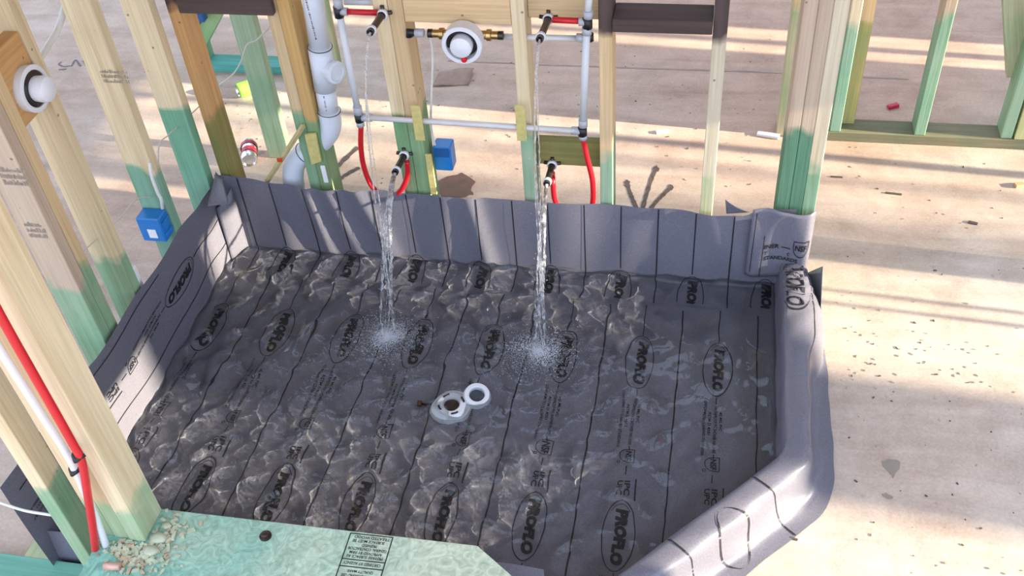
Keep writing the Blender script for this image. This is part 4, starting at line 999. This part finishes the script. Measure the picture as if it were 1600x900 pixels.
def flat_mark(name, outline, mat, z=0.0012, parent=floor):
    """a flat stain or paint mark lying on the slab"""
    c = np.mean(outline, axis=0); V = [(c[0], c[1], z)] + [(p[0], p[1], z) for p in outline]; n = len(outline)
    off = np.array(parent.location)
    V = [np.array(v) - off for v in V]
    return link(name, mesh_py(name, V, [(0, 1 + i, 1 + (i + 1) % n) for i in range(n)]), mat, parent)
def blob(px, mat, name='water_stain', jitter=0.0, z=0.0012):
    pts = []
    for i, p in enumerate(px):
        q = px[(i + 1) % len(px)]
        for t in (0, 0.33, 0.66): pts.append(AZ(p[0] + (q[0] - p[0]) * t + random.uniform(-jitter, jitter), p[1] + (q[1] - p[1]) * t + random.uniform(-jitter, jitter), 0)[:2])
    return flat_mark(name, pts, mat, z)
blob([(676, 285), (700, 276), (722, 271), (744, 284), (736, 297), (740, 305), (720, 308), (690, 308)], M_STAIN, 'water_stain', 1.5)
blob([(1378, 722), (1392, 717), (1406, 722), (1402, 736), (1395, 748), (1386, 738)], M_FAINT, 'water_stain', 2)
blob([(1384, 770), (1396, 776), (1388, 780), (1376, 774)], M_FAINT, 'water_stain', 1.5)
def stroke(px, w, mat, name='paint_mark', z=0.0014):
    pts = [AZ(u, v, 0)[:2] for u, v in px]; P = [np.array(p) for p in spline([(*p, 0) for p in pts], 6)]
    V, Fc = [], []; off = np.array(floor.location)
    for i, p in enumerate(P):
        d = P[min(i + 1, len(P) - 1)] - P[max(i - 1, 0)]; d /= np.linalg.norm(d); n = np.array((-d[1], d[0], 0)); ww = w * random.uniform(0.7, 1.15) / 2
        V += [p + n * ww + (0, 0, z) - off, p - n * ww + (0, 0, z) - off]
    for i in range(len(P) - 1): Fc.append((2 * i, 2 * i + 1, 2 * i + 3, 2 * i + 2))
    return link(name, mesh_py(name, V, Fc), mat, floor)
for px in ([(1003, 330), (1010, 305), (1018, 280), (1025, 264)], [(996, 330), (990, 315), (984, 300), (980, 286)], [(1014, 330), (1026, 315), (1038, 303), (1048, 293)]):
    stroke(px, 0.016, M_SPRAY); u, v = px[-1]; blob([(u - 4, v - 2), (u, v - 5), (u + 5, v - 1), (u + 3, v + 5), (u - 4, v + 5)], M_SPRAY, 'paint_mark', 1, 0.0016)
stroke([(526, 262), (542, 246), (560, 230)], 0.022, M_SPRAY); stroke([(528, 282), (545, 271), (562, 262)], 0.020, M_SPRAY)
for px in ([(96, 97), (92, 101), (100, 104), (110, 103)], [(112, 104), (118, 94), (126, 104)], [(130, 95), (138, 104), (146, 94)], [(150, 104), (158, 95), (166, 97)], [(92, 109), (104, 108)]):
    stroke(px, 0.009, M_CHALK)
# control joint and thin dark trace lines on the slab
stroke([(700, 95), (900, 103), (1050, 108), (1200, 113), (1420, 124)], 0.012, plain('slab_trace_dust', (0.50, 0.40, 0.34), 0.85, noise=0.3, scale=8), 'slab_trace')
# single scraps
def scrap(name, u, v, dims, rot, mat, label, cat, z=0.0):
    p = AZ(u, v, 0); o = link(name, box_mesh(*dims, min(dims) * 0.2), mat); o.location = (p[0], p[1], dims[2] / 2 + z); o.rotation_euler = (0, 0, rot); tag(o, label, cat); return o
scrap('plastic_chip', 695, 256, (0.026, 0.050, 0.006), 0.5, M_WHITE, 'small white chip on the slab right of the blue box', 'scrap')
scrap('plastic_clip', 1395, 168, (0.045, 0.022, 0.014), 0.5, plain('crimson_plastic', (0.55, 0.01, 0.06), 0.35), 'small crimson clip lying behind the rear wall plate', 'clip')
p = AZ(708, 125, 0); o = sheet('paper_scrap', lambda u, v: (p[0] + (u - 0.5) * 0.15, p[1] + (v - 0.5) * 0.12 + 0.02 * u, 0.004 + 0.012 * u * v + 0.004 * math.sin(6 * u + 4 * v)), np.linspace(0, 1, 8), np.linspace(0, 1, 8), M_PAPER, None, 0.001); tag(o, 'torn piece of brown paper on the slab below the valve', 'paper')
scrap('wood_sliver', 1396, 303, (0.055, 0.008, 0.004), -0.1, M_DIRT, 'dark wood sliver on the sunlit slab at right', 'scrap')
scrap('wood_sliver', 1307, 277, (0.042, 0.006, 0.004), 0.0, M_DIRT, 'dark thin sliver nearest the right post', 'scrap')
scrap('wood_chunk', 1592, 291, (0.035, 0.022, 0.012), 0.3, plain('orange_wood', (0.52, 0.33, 0.17), 0.7), 'orange wood chunk at the right edge on the slab', 'scrap')
scrap('rag', 1200, 213, (0.085, 0.025, 0.012), -0.2, M_PEXW, 'crumpled whitish scrap beside the rear wall foot', 'scrap')
scrap('wood_sliver', 1236, 841, (0.034, 0.006, 0.004), -0.25, M_DIRT, 'dark sliver beside the diagonal curb', 'scrap')
scrap('wood_sliver', 1520, 349, (0.03, 0.012, 0.005), -0.3, M_DIRT, 'small brown chip in the sunlight right of centre', 'scrap')
scrap('paper_scrap', 1035, 207, (0.05, 0.018, 0.008), 0.3, M_WHITE, 'small white scrap right of the black framed opening', 'scrap')
spots = []
for i in range(190):
    u, v = random.uniform(1290, 1600), random.uniform(215, 900)
    if random.random() < 0.35: u, v = random.gauss(1420, 90), random.gauss(560, 40)
    p = AZ(u, v, 0.0)
    if p[0] > 2.02 or p[1] > 0.1: spots.append((p[0], p[1], 0.0005))
for i in range(150):
    u, v = random.uniform(560, 1250), random.uniform(60, 300); p = AZ(u, v, 0.0)
    if p[1] > 0.13: spots.append((p[0], p[1], 0.0005))
for i in range(60):
    u, v = random.gauss(400, 45), random.gauss(175, 30); p = AZ(u, v, 0.0)
    if p[1] > 0.2: spots.append((p[0], p[1], 0.0005))
o = chips('sawdust_crumbs', spots, [M_DIRT, M_CHIP, M_CHIP, M_SHAV], 0.0018, 0.0052); tag(o, 'scattered sawdust crumbs and chips on the concrete slab', 'debris', kind='stuff')
